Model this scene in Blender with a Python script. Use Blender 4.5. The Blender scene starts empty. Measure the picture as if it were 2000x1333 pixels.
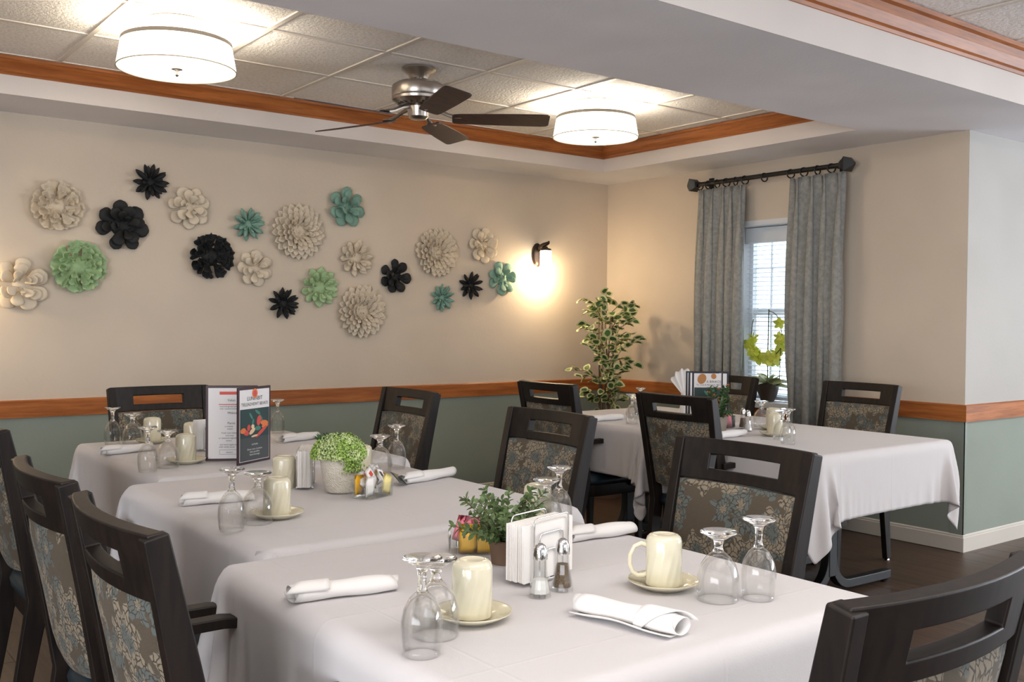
import bpy, bmesh, math, random
import numpy as np
from mathutils import Vector, Matrix, Euler
random.seed(7); np.random.seed(7)
S = bpy.context.scene
COL = S.collection
PI = math.pi
def rad(a): return a * PI / 180

# ------------------------------------------------------------------ camera
cam = bpy.data.cameras.new('camera'); camo = bpy.data.objects.new('camera', cam); COL.objects.link(camo)
yaw, pitch, roll = 0.6496, 0.0206, 0.0087
f = Vector((math.sin(yaw)*math.cos(pitch), math.cos(yaw)*math.cos(pitch), -math.sin(pitch)))
r0 = Vector((math.cos(yaw), -math.sin(yaw), 0)); u0 = r0.cross(f)
r = r0*math.cos(roll) + u0*math.sin(roll); u = -r0*math.sin(roll) + u0*math.cos(roll)
M = Matrix((r, u, -f)).transposed().to_4x4(); M.translation = (0, 0, 1.32)
camo.matrix_world = M
cam.sensor_width = 36; cam.lens = 1930.9/2000*36; cam.clip_start = 0.05
S.camera = camo
# ------------------------------------------------------------------ world, light, exposure
S.view_settings.view_transform = 'Standard'; S.view_settings.look = 'None'
S.view_settings.gamma = 1; S.view_settings.use_curve_mapping = False
S.view_settings.exposure = 0.56
S.cycles.use_denoising = True
S.cycles.max_bounces = 10; S.cycles.transmission_bounces = 10; S.cycles.glossy_bounces = 4
S.cycles.caustics_refractive = False; S.cycles.caustics_reflective = False
W = bpy.data.worlds.new('world'); S.world = W; W.use_nodes = True
W.node_tree.nodes['Background'].inputs[0].default_value = (0.80, 0.90, 1.0, 1)
W.node_tree.nodes['Background'].inputs[1].default_value = 4.0
def area(name, loc, rot, sx, sy, power, col):
    l = bpy.data.lights.new(name, 'AREA'); l.shape = 'RECTANGLE'; l.size = sx; l.size_y = sy
    l.energy = power; l.color = col
    o = bpy.data.objects.new(name, l); COL.objects.link(o); o.location = loc; o.rotation_euler = rot
    return o
# daylight of unseen windows right and rear; the other area lights are added fill
area('daylight_right', (9.3, -1.2, 1.45), (0, rad(118), 0), 1.7, 4.2, 280, (0.84, 0.91, 1.0))
area('daylight_rear', (2.5, -4.3, 1.5), (rad(90), 0, 0), 6.0, 1.7, 40, (0.86, 0.92, 1.0))
area('fill_left', (-3.0, -0.6, 1.45), (0, rad(-118), 0), 1.7, 4.2, 190, (0.88, 0.93, 1.0))  # added fill from the left, tilted up to brighten soffit and ceiling
area('bay_fill_light', (1.2, 0.3, 2.66), (0, 0, 0), 2.6, 1.2, 29, (1.0, 0.94, 0.88))  # added overhead fill for the tables, no lamp is modelled here
area('bay_fill_light', (5.0, 0.3, 2.66), (0, 0, 0), 2.6, 1.2, 29, (1.0, 0.94, 0.88))

# ------------------------------------------------------------------ node helpers
def mat(name, col=(.8, .8, .8), rough=.6, metal=0, **kw):
    m = bpy.data.materials.new(name); m.use_nodes = True
    b = m.node_tree.nodes['Principled BSDF']
    b.inputs['Base Color'].default_value = (*col, 1); b.inputs['Roughness'].default_value = rough
    b.inputs['Metallic'].default_value = metal
    for k, v in kw.items():
        b.inputs[k.replace('_', ' ')].default_value = v
    return m
def lin(r_, g_, b_):
    return tuple(((c/255+.055)/1.055)**2.4 if c > 10 else c/255/12.92 for c in (r_, g_, b_))
class NT:
    def __init__(s, m): s.m = m; s.t = m.node_tree; s.b = s.t.nodes['Principled BSDF']
    def n(s, typ, ins=None, **at):
        x = s.t.nodes.new('ShaderNode'+typ)
        for k, v in at.items(): setattr(x, k, v)
        for k, v in (ins or {}).items():
            if isinstance(v, bpy.types.NodeSocket): s.t.links.new(v, x.inputs[k])
            else: x.inputs[k].default_value = v
        return x
    def m_(s, op, a, b=0.0, c=0.0): return s.n('Math', {0: a, 1: b, 2: c}, operation=op).outputs[0]
    def mix(s, fac, a, b):
        x = s.t.nodes.new('ShaderNodeMix'); x.data_type = 'RGBA'
        for i, v in ((0, fac), (6, a), (7, b)):
            if isinstance(v, bpy.types.NodeSocket): s.t.links.new(v, x.inputs[i])
            else: x.inputs[i].default_value = v if i == 0 else ((*v, 1) if len(v) == 3 else v)
        return x.outputs[2]
    def step(s, v, a, b):
        x = s.n('MapRange', {0: v, 1: a, 2: b, 3: 0.0, 4: 1.0}, interpolation_type='SMOOTHSTEP'); return x.outputs[0]
    def co(s, scale=(1, 1, 1), kind='Object', loc=(0, 0, 0), rot=(0, 0, 0)):
        c = s.n('TexCoord').outputs[kind]
        return s.n('Mapping', {0: c, 1: loc, 2: rot, 3: scale}).outputs[0]
    def noise(s, vec, scale, detail=3, rough=.55): return s.n('TexNoise', {'Vector': vec, 'Scale': scale, 'Detail': detail, 'Roughness': rough})
    def bump(s, h, strength=.3, dist=.002):
        x = s.n('Bump', {'Height': h, 'Strength': strength, 'Distance': dist}); s.t.links.new(x.outputs[0], s.b.inputs['Normal'])
    def base(s, c): s.t.links.new(c, s.b.inputs['Base Color'])
    def rough(s, c): s.t.links.new(c, s.b.inputs['Roughness'])
def paint(name, col, scale=90, st=.25, rough=.75, var=.05):
    m = mat(name, col, rough); k = NT(m); v = k.co()
    h = k.noise(v, scale, 3).outputs[0]; k.bump(h, st, .002)
    big = k.noise(v, 1.3, 2).outputs[0]
    k.base(k.mix(k.step(big, .3, .7), tuple(c*(1-var) for c in col), tuple(min(1, c*(1+var)) for c in col)))
    return m
def oak(name, axis, c1=lin(148, 84, 40), c2=lin(186, 114, 60), rough=.42):
    m = mat(name, c1, rough, Specular_IOR_Level=.3); k = NT(m)
    sc = [26, 26, 26]; sc[axis] = 1.6
    v = k.co(tuple(sc)); n1 = k.noise(v, 1.2, 6, .62).outputs[0]
    w = k.noise(k.co(tuple([c*4 for c in sc])), 1.0, 3).outputs[0]
    a = k.mix(k.step(n1, .32, .68), c1, c2)
    k.base(k.mix(k.m_('MULTIPLY', k.step(w, .5, .75), .45), a, tuple(c*.5 for c in c1)))
    k.bump(w, .15, .001)
    return m
BEIGE = paint('beige_wall_paint', lin(212, 198, 180), 55, .35)
PALE = paint('cool_lit_wall_tone', lin(184, 181, 176), 55, .35)  # cooler light past the outer corner is put into this wall colour
GREEN = paint('sage_wall_paint', lin(144, 153, 142), 70, .3)
SOFF = paint('soffit_paint', lin(238, 236, 240), 60, .5)
FASC = paint('fascia_paint', lin(226, 218, 212), 60, .15)
BASEW = paint('baseboard_paint', lin(212, 206, 196), 30, .05, .4)
OAKX, OAKY = oak('oak_along_x', 0), oak('oak_along_y', 1)
TILE = mat('ceiling_tile', lin(220, 208, 198), .85); k = NT(TILE); v = k.co()
h = k.noise(v, 62, 4, .6).outputs[0]; k.bump(h, .9, .006)
k.base(k.mix(k.step(h, .3, .6), lin(238, 229, 221), lin(252, 247, 242)))
GRID = mat('grid_bar_white', lin(225, 216, 205), .45)
BLK = mat('dark_espresso_wood', lin(38, 30, 27), .46, Specular_IOR_Level=.32); k = NT(BLK)
v = k.co((30, 30, 3)); n1 = k.noise(v, 2, 4).outputs[0]; k.base(k.mix(k.step(n1, .3, .7), lin(20, 16, 15), lin(34, 26, 22))); k.bump(n1, .05, .001)
VINYL = mat('dark_teal_vinyl', lin(22, 40, 50), .42); k = NT(VINYL)
n1 = k.noise(k.co(), 260, 2).outputs[0]; k.bump(n1, .25, .001)
BLKM = mat('black_powdercoat', lin(18, 18, 20), .4)
CHROME = mat('chrome', (.75, .75, .76), .12, 1)
NICKEL = mat('brushed_nickel', (.48, .44, .40), .3, 1); k = NT(NICKEL)
k.bump(k.noise(k.co((1, 1, 120)), 3, 2).outputs[0], .1, .001)
BRONZE = mat('dark_bronze', lin(60, 48, 42), .4, .6)
BLADE = mat('walnut_blade', lin(58, 34, 30), .5); k = NT(BLADE)
n1 = k.noise(k.co((4, 60, 60)), 1, 4).outputs[0]; k.base(k.mix(k.step(n1, .3, .7), lin(48, 28, 26), lin(74, 46, 38)))
CREAM = mat('cream_ceramic', lin(222, 215, 190), .16, Coat_Weight=.5); k = NT(CREAM)
CREAMS = mat('cream_ceramic_swirl', lin(222, 215, 190), .16, Coat_Weight=.5); k = NT(CREAMS)
s_ = k.n('SeparateXYZ', {0: k.co()}); an = k.m_('ARCTAN2', s_.outputs[0], s_.outputs[1])
w = k.m_('SINE', k.m_('ADD', k.m_('MULTIPLY', an, 14.0), k.m_('MULTIPLY', s_.outputs[2], 95.0)))
w = k.m_('MULTIPLY', w, k.m_('SUBTRACT', 1.0, k.step(s_.outputs[2], .05, .085))); k.bump(w, .35, .0015)
def thin_glass(name, tint, lo=.04, hi=.75, rough=.02, refr=0):
    # a thin blown wall: see-through, with reflection that grows towards its edges
    m = mat(name, tint, rough); k = NT(m)
    lw = k.n('LayerWeight', {'Blend': .42}); fc = k.m_('ADD', lo, k.m_('MULTIPLY', k.m_('POWER', lw.outputs['Facing'], 3.0), hi))
    tr = k.n('BsdfTransparent', {0: (*tint, 1)}); gl = k.n('BsdfGlossy', {0: (1, 1, 1, 1), 'Roughness': rough})
    mx = k.n('MixShader', {0: fc, 1: tr.outputs[0], 2: gl.outputs[0]})
    if refr:
        rf = k.n('BsdfGlass', {0: (1, 1, 1, 1), 'Roughness': 0.0, 'IOR': 1.45}); mx = k.n('MixShader', {0: refr, 1: mx.outputs[0], 2: rf.outputs[0]})
    k.t.links.new(mx.outputs[0], k.t.nodes['Material Output'].inputs[0]); return m
GLASS = thin_glass('clear_thin_glass', (.99, .992, .99), .015, 1.0, .01, .07)
PANE = thin_glass('window_pane_glass', (.95, .97, .97), .04, .3)
STEMG = mat('clear_solid_glass', (.98, .99, .99), .0, Transmission_Weight=1.0, IOR=1.45)
PLASTIC = thin_glass('clear_plastic', (.98, .985, .98), .05, .5, .06)
CLOTH = mat('white_tablecloth', lin(208, 204, 205), .82, Sheen_Weight=.15); k = NT(CLOTH)
v = k.co(); n1 = k.noise(v, 420, 2).outputs[0]; n2 = k.noise(v, 7, 3).outputs[0]
sx = k.n('SeparateXYZ', {0: v})
def crease(o): return k.m_('SUBTRACT', 1.0, k.step(k.m_('ABSOLUTE', k.m_('SUBTRACT', k.m_('FRACT', k.m_('ADD', k.m_('MULTIPLY', o, 2.55), .5)), .5)), 0.0, .016))
cr_ = k.m_('MAXIMUM', crease(sx.outputs[0]), crease(sx.outputs[1]))
k.bump(k.m_('ADD', k.m_('ADD', k.m_('MULTIPLY', n1, .12), n2), k.m_('MULTIPLY', cr_, .22)), .4, .006)
NAP = mat('white_napkin', lin(234, 231, 229), .85, Sheen_Weight=.2); k = NT(NAP)
k.bump(k.noise(k.co(), 30, 3).outputs[0], .3, .003)
PAPER = mat('white_paper', lin(240, 236, 232), .8)
SALT = mat('salt', lin(245, 245, 242), .9)
PEPPER = mat('pepper', lin(92, 76, 60), .95); k = NT(PEPPER)
k.base(k.mix(k.step(k.noise(k.co(), 900, 2).outputs[0], .4, .6), lin(50, 38, 30), lin(150, 130, 105)))
PINK = mat('pink_packet', lin(232, 130, 146), .5); YEL = mat('yellow_packet', lin(250, 190, 40), .5)
RED = mat('red_print', lin(200, 62, 40), .5); DGREY = mat('dark_packet', lin(70, 74, 68), .4)
PALEY = mat('pale_yellow_packet', lin(240, 222, 140), .5)
OUTG = mat('pale_siding', lin(235, 238, 240), .8)

# floral jacquard fabric on the chair backs
def fabric():
    m = mat('floral_jacquard', (.2, .2, .2), .8, Sheen_Weight=.1); k = NT(m)
    c = k.n('TexCoord').outputs['Object']; s = k.n('SeparateXYZ', {0: c})
    rnd = k.n('ObjectInfo').outputs['Random']
    vec = k.n('CombineXYZ', {0: k.m_('ADD', s.outputs[0], k.m_('MULTIPLY', rnd, 3.0)), 1: k.m_('ADD', s.outputs[2], k.m_('MULTIPLY', rnd, 1.7)), 2: 0.0}).outputs[0]
    dn = k.n('TexNoise', {'Vector': vec, 'Scale': 22.0, 'Detail': 3.0})
    d = k.n('VectorMath', {0: dn.outputs['Color'], 1: (.5, .5, .5)}, operation='SUBTRACT').outputs[0]
    d = k.n('VectorMath', {0: d, 'Scale': .05}, operation='SCALE').outputs[0]
    wv = k.n('VectorMath', {0: vec, 1: d}, operation='ADD').outputs[0]
    def flower(scale, R, npet, off):
        v2 = k.n('VectorMath', {0: wv, 1: (off, off*.7, 0)}, operation='ADD').outputs[0]
        vo = k.n('TexVoronoi', {'Vector': v2, 'Scale': scale, 'Randomness': .75}, voronoi_dimensions='2D')
        dd = k.n('VectorMath', {0: v2, 1: vo.outputs['Position']}, operation='SUBTRACT').outputs[0]
        ss = k.n('SeparateXYZ', {0: dd}); a = k.m_('ARCTAN2', ss.outputs[1], ss.outputs[0])
        rr = k.n('VectorMath', {0: dd}, operation='LENGTH').outputs['Value']
        pet = k.m_('SINE', k.m_('MULTIPLY', a, float(npet)))
        edge = k.m_('MULTIPLY', k.m_('ADD', 1.0, k.m_('MULTIPLY', pet, .22)), R)
        mask = k.m_('SUBTRACT', 1.0, k.step(k.m_('SUBTRACT', rr, edge), -.002, .002))
        pv = k.n('CombineXYZ', {0: k.m_('MULTIPLY', a, npet*.42), 1: k.m_('MULTIPLY', rr, 62.0), 2: 0.0}).outputs[0]
        pc = k.n('TexVoronoi', {'Vector': pv, 'Scale': 1.0, 'Randomness': .8}, voronoi_dimensions='2D', feature='DISTANCE_TO_EDGE')
        return mask, k.step(pc.outputs['Distance'], .03, .16), vo.outputs['Color'], rr
    m1, l1, c1, r1 = flower(6.6, .058, 7, 0.0)
    m2, l2, c2, r2 = flower(10.5, .036, 5, 4.3)
    vl = k.n('TexVoronoi', {'Vector': wv, 'Scale': 60.0}, voronoi_dimensions='2D', feature='DISTANCE_TO_EDGE')
    leafl = k.step(vl.outputs['Distance'], .03, .10)
    reg = k.step(k.noise(vec, 7.5, 3).outputs[0], .53, .57)
    ground = k.mix(k.noise(vec, 300, 1).outputs[0], lin(72, 62, 49), lin(88, 77, 61))
    tea, bei, drk = lin(92, 99, 95), lin(136, 125, 106), lin(62, 54, 45)
    lf = k.mix(leafl, drk, k.mix(k.step(k.noise(vec, 11, 1).outputs[0], .48, .56), bei, tea))
    out = k.mix(reg, ground, lf)
    f2 = k.mix(l2, drk, k.mix(k.step(r2, .010, .016), bei, tea))
    out = k.mix(m2, out, f2)
    f1 = k.mix(l1, drk, k.mix(k.step(r1, .020, .028), tea, bei))
    out = k.mix(m1, out, f1)
    k.base(out); k.bump(k.m_('ADD', m1, k.m_('ADD', reg, k.noise(vec, 600, 1).outputs[0])), .25, .0012)
    return m
FAB = fabric()
def floor_mat():
    m = mat('wood_look_plank', (.2, .2, .2), .42); k = NT(m)
    rnd = k.n('ObjectInfo').outputs['Random']
    v = k.co((34, 1.4, 1)); v = k.n('VectorMath', {0: v, 1: k.n('CombineXYZ', {0: k.m_('MULTIPLY', rnd, 50.0), 1: k.m_('MULTIPLY', rnd, 31.0), 2: 0.0}).outputs[0]}, operation='ADD').outputs[0]
    n1 = k.noise(v, 1.0, 6, .65).outputs[0]
    a = k.mix(k.step(n1, .3, .7), lin(58, 43, 33), lin(90, 68, 52))
    k.base(k.mix(k.m_('MULTIPLY', rnd, .35), a, lin(70, 52, 40)))
    k.bump(n1, .08, .001); return m
PLANK = floor_mat()

# ------------------------------------------------------------------ mesh helpers
class MB:
    def __init__(s): s.bm = bmesh.new(); s.mi = 0
    def face(s, vs):
        try: fc = s.bm.faces.new(vs); fc.material_index = s.mi; return fc
        except ValueError: return None
    def box(s, x0, x1, y0, y1, z0, z1, mtx=None):
        vs = [s.bm.verts.new(Vector(p)) for p in ((x0,y0,z0),(x1,y0,z0),(x1,y1,z0),(x0,y1,z0),(x0,y0,z1),(x1,y0,z1),(x1,y1,z1),(x0,y1,z1))]
        if mtx is not None:
            for v_ in vs: v_.co = mtx @ v_.co
        for q in ((3,2,1,0),(4,5,6,7),(0,1,5,4),(1,2,6,5),(2,3,7,6),(3,0,4,7)): s.face([vs[i] for i in q])
        return s
    def rings(s, rings, close=True, caps=True):
        R = [[s.bm.verts.new(Vector(p)) for p in ring] for ring in rings]; n = len(R[0])
        for a, b in zip(R[:-1], R[1:]):
            for i in range(n if close else n-1):
                s.face((a[i], a[(i+1) % n], b[(i+1) % n], b[i]))
        if caps and close: s.face(R[0][::-1]); s.face(R[-1])
        return s
    def lathe(s, prof, seg=24, c=(0, 0, 0), axis='z'):
        """prof: (r, z) list; a radius of zero ends in a point ring"""
        R = []
        for (rr, z) in prof:
            ring = []
            for i in range(seg):
                a = 2*PI*i/seg; p = (rr*math.cos(a), rr*math.sin(a), z)
                if axis == 'x': p = (p[2], p[0], p[1])
                if axis == 'y': p = (p[1], p[2], p[0])
                ring.append((p[0]+c[0], p[1]+c[1], p[2]+c[2]))
            R.append(ring)
        return s.rings(R)
    def tube(s, pts, rad_, seg=8, closed=False, sx=1.0, up=None):
        pts = [Vector(p) for p in pts]; n = len(pts); R = []
        prev = None
        for i, p in enumerate(pts):
            a = pts[(i-1) % n] if (closed or i > 0) else p
            b = pts[(i+1) % n] if (closed or i < n-1) else p
            t = (b-a).normalized()
            if prev is None:
                ref = up or (Vector((0, 0, 1)) if abs(t.z) < .9 else Vector((1, 0, 0)))
                x = t.cross(Vector(ref)).normalized()
            else: x = (prev - t*prev.dot(t)).normalized()
            prev = x; y = t.cross(x)
            rr = rad_[i] if isinstance(rad_, (list, tuple)) else rad_
            R.append([p + x*math.cos(2*PI*j/seg)*rr*sx + y*math.sin(2*PI*j/seg)*rr for j in range(seg)])
        if closed: R.append(R[0])
        s.rings(R, caps=not closed); return s
    def sweep(s, path, sections):
        """sections: list of (half width, half depth) rectangles at each path point, frame given by (x, y) vectors"""
        R = []
        for (p, x, y, a, b) in path:
            p, x, y = Vector(p), Vector(x), Vector(y)
            R.append([p-x*a-y*b, p+x*a-y*b, p+x*a+y*b, p-x*a+y*b])
        return s.rings(R)
    def poly(s, pts, th=0, n=(0, 0, 1)):
        vs = [s.bm.verts.new(Vector(p)) for p in pts]; s.face(vs)
        if th:
            n = Vector(n)*th; v2 = [s.bm.verts.new(Vector(p)+n) for p in pts]; s.face(v2[::-1])
            for i in range(len(vs)): s.face((vs[i], v2[i], v2[(i+1) % len(vs)], vs[(i+1) % len(vs)]))
        return s
    def grid(s, fn, nu, nv):
        g = [[s.bm.verts.new(Vector(fn(i/nu, j/nv))) for j in range(nv+1)] for i in range(nu+1)]
        for i in range(nu):
            for j in range(nv): s.face((g[i][j], g[i+1][j], g[i+1][j+1], g[i][j+1]))
        return s
    def mesh(s, name, ms, smooth=False, merge=True):
        if merge: bmesh.ops.remove_doubles(s.bm, verts=s.bm.verts, dist=1e-5)
        bmesh.ops.recalc_face_normals(s.bm, faces=s.bm.faces)
        me = bpy.data.meshes.new(name); s.bm.to_mesh(me); s.bm.free()
        for m in (ms if isinstance(ms, (list, tuple)) else [ms]): me.materials.append(m)
        if smooth: me.shade_smooth()
        return me
    def obj(s, name, ms, parent=None, smooth=False, bevel=0, subd=0, solid=0, seg=2, merge=True, auto=0, loc=None):
        o = bpy.data.objects.new(name, s.mesh(name, ms, smooth, merge)); COL.objects.link(o)
        if parent is not None: o.parent = parent
        if loc is not None: o.location = loc
        if solid: q = o.modifiers.new('s', 'SOLIDIFY'); q.thickness = solid; q.offset = 0
        if bevel:
            q = o.modifiers.new('b', 'BEVEL'); q.width = bevel; q.segments = seg; q.limit_method = 'ANGLE'
            o.data.shade_smooth(); q.harden_normals = True
        if subd: q = o.modifiers.new('d', 'SUBSURF'); q.levels = subd; q.render_levels = subd
        if auto: o.data.set_sharp_from_angle(angle=rad(auto))
        return o
def me_obj(name, me, parent=None, mtx=None):
    o = bpy.data.objects.new(name, me); COL.objects.link(o)
    if parent is not None: o.parent = parent
    if mtx is not None: o.matrix_local = mtx
    return o
def tag(o, label, cat, group=None, kind=None):
    o['label'] = label; o['category'] = cat
    if group: o['group'] = group
    if kind: o['kind'] = kind
    return o
def thing(name, label, cat, loc=(0, 0, 0), rz=0, group=None):
    o = bpy.data.objects.new(name, None); COL.objects.link(o); o.location = loc; o.rotation_euler = (0, 0, rz)
    o.empty_display_size = .1
    return tag(o, label, cat, group)
KIDS = {}
def kids(o):
    return [c for c in COL.objects if c.parent == o]
def dup(root, loc, rz, label, group=None):
    def rec(o, par):
        c = o.copy(); COL.objects.link(c); c.parent = par
        for ch in CH(o): rec(ch, c)
        return c
    c = rec(root, None); c.location = loc; c.rotation_euler = (0, 0, rz); c['label'] = label
    if group: c['group'] = group
    return c
def CH(o): return list(o.children)
def structure(o): o['kind'] = 'structure'; return o

# ------------------------------------------------------------------ room shell
XB, YA, YC, ZS = 5.54, 6.01, 2.96, 2.44            # window wall, succulent wall, return wall, soffit height
XL, YR, XR = -3.2, -4.6, 9.5
ZR0, ZR1, ZB = .757, .855, .10
floor = structure(MB().box(XL, XR, YR, YA, -.05, -.004).obj('floor', mat('floor_underlay', lin(45, 34, 28), .8)))
pw, pl = .185, 1.22; plank = MB().box(.0008, pw-.0008, .001, pl-.001, -.004, 0).mesh('plank', PLANK)
nx = 0
for i in range(0, 45):
    x = -.9 + i*pw
    for j in range(-1, 7):
        y = j*pl - .35 + (i % 3)*.41
        # only where the photograph can show the floor
        if not (y < 6 and (x*.05+y > .4)): continue
        if x > 5.5 and y < -.3: continue
        ym = YC if x+pw > XB else YA
        if y > ym-.02: continue
        if y+pl > ym:      # cut to the wall
            MB().box(x+.0008, x+pw-.0008, y+.001, ym, -.004, 0).obj('plank', PLANK, floor); nx += 1; continue
        o = me_obj('plank', plank, floor); o.location = (x, y, 0); nx += 1
rest = MB()
rest.box(XL, XR, YR, -.6, -.004, -.0012); rest.box(XL, -.9, -.6, YA, -.004, -.0012); rest.box(7.2, XR, -.6, YC, -.004, -.0012); rest.box(-.9, 7.2, -.6, YA, -.0055, -.0035)
rest.obj('plank_field', PLANK, floor)['kind'] = 'stuff'
wall_back = structure(MB().box(XL, XB+.2, YA, YA+.12, 0, 2.7).obj('wall_back', BEIGE))
MB().box(XL, XB, YA-.004, YA, ZB, ZR0+.01).obj('wainscot_panel', GREEN, wall_back)
# window wall with the opening
WY0, WY1, WZ0, WZ1 = 3.86, 4.66, .775, 2.005
m = MB(); m.box(XB, XB+.2, YC+.002, WY0, 0, 2.7); m.box(XB, XB+.2, WY1, YA, 0, 2.7); m.box(XB, XB+.2, WY0, WY1, 0, WZ0-.045); m.box(XB, XB+.2, WY0, WY1, WZ1, 2.7)
wall_right = structure(m.obj('wall_right', BEIGE))
m = MB(); m.box(XB-.004, XB, YC, WY0-.02, ZB, ZR0+.01); m.box(XB-.004, XB, WY1+.02, YA, ZB, ZR0+.01); m.box(XB-.004, XB, WY0-.02, WY1+.02, ZB, .64)
m.obj('wainscot_panel', GREEN, wall_right)
wall_return = structure(MB().box(XB+.001, XR, YC, YC+.12, 0, 2.7).obj('wall_return', PALE))
MB().box(XB-.004, XR, YC-.004, YC, ZB, ZR0+.01).obj('wainscot_panel', GREEN, wall_return)
m = MB(); m.box(XB-.007, XB-.003, YC-.007, YC+.075, ZB, ZR0); m.box(XB-.007, XB+.02, YC-.007, YC-.003, ZB, ZR0)
m.obj('corner_guard', mat('corner_guard_vinyl', lin(138, 147, 138), .4), wall_return)
structure(MB().box(XL-.12, XL, YR, YA, 0, 2.8).obj('wall_left', BEIGE))
structure(MB().box(XR, XR+.12, YR, YC, 0, 2.8).obj('wall_far_right', PALE))
structure(MB().box(XL, XR, YR-.12, YR, 0, 2.8).obj('wall_rear', PALE))
# chair rails (moulded boards) and baseboards
def rail_prof(o0, z0, z1, t): return [(0, z0), (t, z0), (t, z1-.006), (t-.006, z1), (0, z1)]
def extr(prof, p0, p1, n, mitre0=0, mitre1=0, mb=None):
    """profile (out, z) swept from p0 to p1; n = outward direction"""
    mb = mb or MB(); p0, p1, n = Vector(p0), Vector(p1), Vector(n); d = (p1-p0).normalized()
    R = [[p0 + n*o - d*o*mitre0 + Vector((0, 0, z)) for o, z in prof], [p1 + n*o + d*o*mitre1 + Vector((0, 0, z)) for o, z in prof]]
    return mb.rings(R)
RP = rail_prof(0, ZR0, ZR1, .02)
structure(extr(RP, (XL, YA, 0), (XB, YA, 0), (0, -1, 0), 0, -1).obj('trim_1', OAKX))
m = extr(RP, (XB, YA, 0), (XB, WY1+.03, 0), (-1, 0, 0), -1, 0)
extr(RP, (XB, WY0-.03, 0), (XB, YC, 0), (-1, 0, 0), 0, 1, m)
structure(m.obj('trim_2', OAKY))
structure(extr(RP, (XB, YC, 0), (XR, YC, 0), (0, -1, 0), 1, 0).obj('trim_3', OAKX))
BP = [(0, 0), (.014, 0), (.014, .082), (.010, .086), (.010, .094), (.004, .101), (0, .101)]
structure(extr(BP, (XL, YA, 0), (XB, YA, 0), (0, -1, 0), 0, -1).obj('baseboard_back', BASEW))
structure(extr(BP, (XB, YA, 0), (XB, YC, 0), (-1, 0, 0), -1, 1).obj('baseboard_right', BASEW))
structure(extr(BP, (XB, YC, 0), (XR, YC, 0), (0, -1, 0), 1, 0).obj('baseboard_return', BASEW))
# soffit ring round the recessed ceiling, and the beam
RX1, RY0, RY1 = 5.05, 3.36, 5.53; NY = 2.46; NZ = 2.70
m = MB(); m.box(XL, XB, RY1, YA, ZS, 2.75); m.box(RX1, XB, RY0, RY1, ZS, 2.75); m.box(XL, XB, NY, RY0, ZS, 2.75); m.box(XB, XR, NY, YC, ZS, 2.75)
soffit = structure(m.obj('ceiling_soffit', SOFF))
m = MB(); m.box(XL, RX1, RY1-.003, RY1, ZS, 2.54); m.box(RX1-.003, RX1, RY0, RY1, ZS, 2.54); m.box(XL, RX1, RY0, RY0+.003, ZS, 2.54)
m.box(XL, XR, NY-.003, NY, ZS, 2.62)
m.obj('fascia', FASC, soffit)
CP = [(0, 0), (.008, 0), (.012, .010), (.020, .016), (.034, .045), (.050, .066), (.062, .072), (.066, .085), (0, .085)]
CPn = [(o*1.35, 2.585+z*1.35) for o, z in CP]; CPf = [(o, 2.537+z) for o, z in CP]
structure(extr(CPf, (XL, RY1, 0), (RX1, RY1, 0), (0, -1, 0), 0, -1).obj('trim_4', OAKX, smooth=False))
structure(extr(CPf, (RX1, RY1, 0), (RX1, RY0, 0), (-1, 0, 0), -1, -1).obj('trim_5', OAKY))
structure(extr(CPf, (XL, RY0, 0), (RX1, RY0, 0), (0, 1, 0), 0, -1).obj('trim_6', OAKX))
structure(extr(CPn, (XL, NY, 0), (XR, NY, 0), (0, -1, 0)).obj('trim_7', OAKX))
def ceiling(name, x0, x1, y0, y1, z, gx, gy, xmin, ymin):
    c = structure(MB().box(x0, x1, y0, y1, z+.012, z+.08).obj(name, mat('ceiling_deck', (.3, .3, .3), .9)))
    t = .61; xs = [gx+t*i for i in range(-30, 30)]; ys = [gy+t*i for i in range(-30, 30)]
    bar = .012
    for X in xs:
        if x0 < X < x1: MB().box(X-bar, X+bar, y0, y1, z-.001, z+.012).obj('grid_bar', GRID, c)
    for Y in ys:
        if y0 < Y < y1: MB().box(x0, x1, Y-bar, Y+bar, z+.0005, z+.012).obj('grid_bar', GRID, c)
    full = MB().box(bar, t-bar, bar, t-bar, z+.005, z+.013).mesh('ceiling_tile', TILE)
    left = MB(); nl = 0
    for X in xs:
        for Y in ys:
            a, b, c0, d = max(X, x0), min(X+t, x1), max(Y, y0), min(Y+t, y1)
            if b-a < .03 or d-c0 < .03: continue
            if a < xmin or c0 < ymin:
                left.box(a+bar, b-bar, c0+bar, d-bar, z+.005, z+.013); nl += 1; continue
            if b-a > t-.001 and d-c0 > t-.001:
                o = me_obj('ceiling_tile', full, c); o.location = (X, Y, 0)
            else:
                MB().box(a+bar if a == X else a, b-bar if b == X+t else b, c0+bar if c0 == Y else c0, d-bar if d == Y+t else d, z+.005, z+.013).obj('ceiling_tile', TILE, c)
    if nl: left.obj('tile_field', TILE, c)['kind'] = 'stuff'
    return c
ceiling('ceiling', XL, RX1, RY0, RY1, 2.622, 1.22, 4.24, -.7, 0)
ceiling('ceiling_near_bay', XL, XR, YR, NY, NZ, 1.22, 1.86, 2.5, .6)

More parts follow.
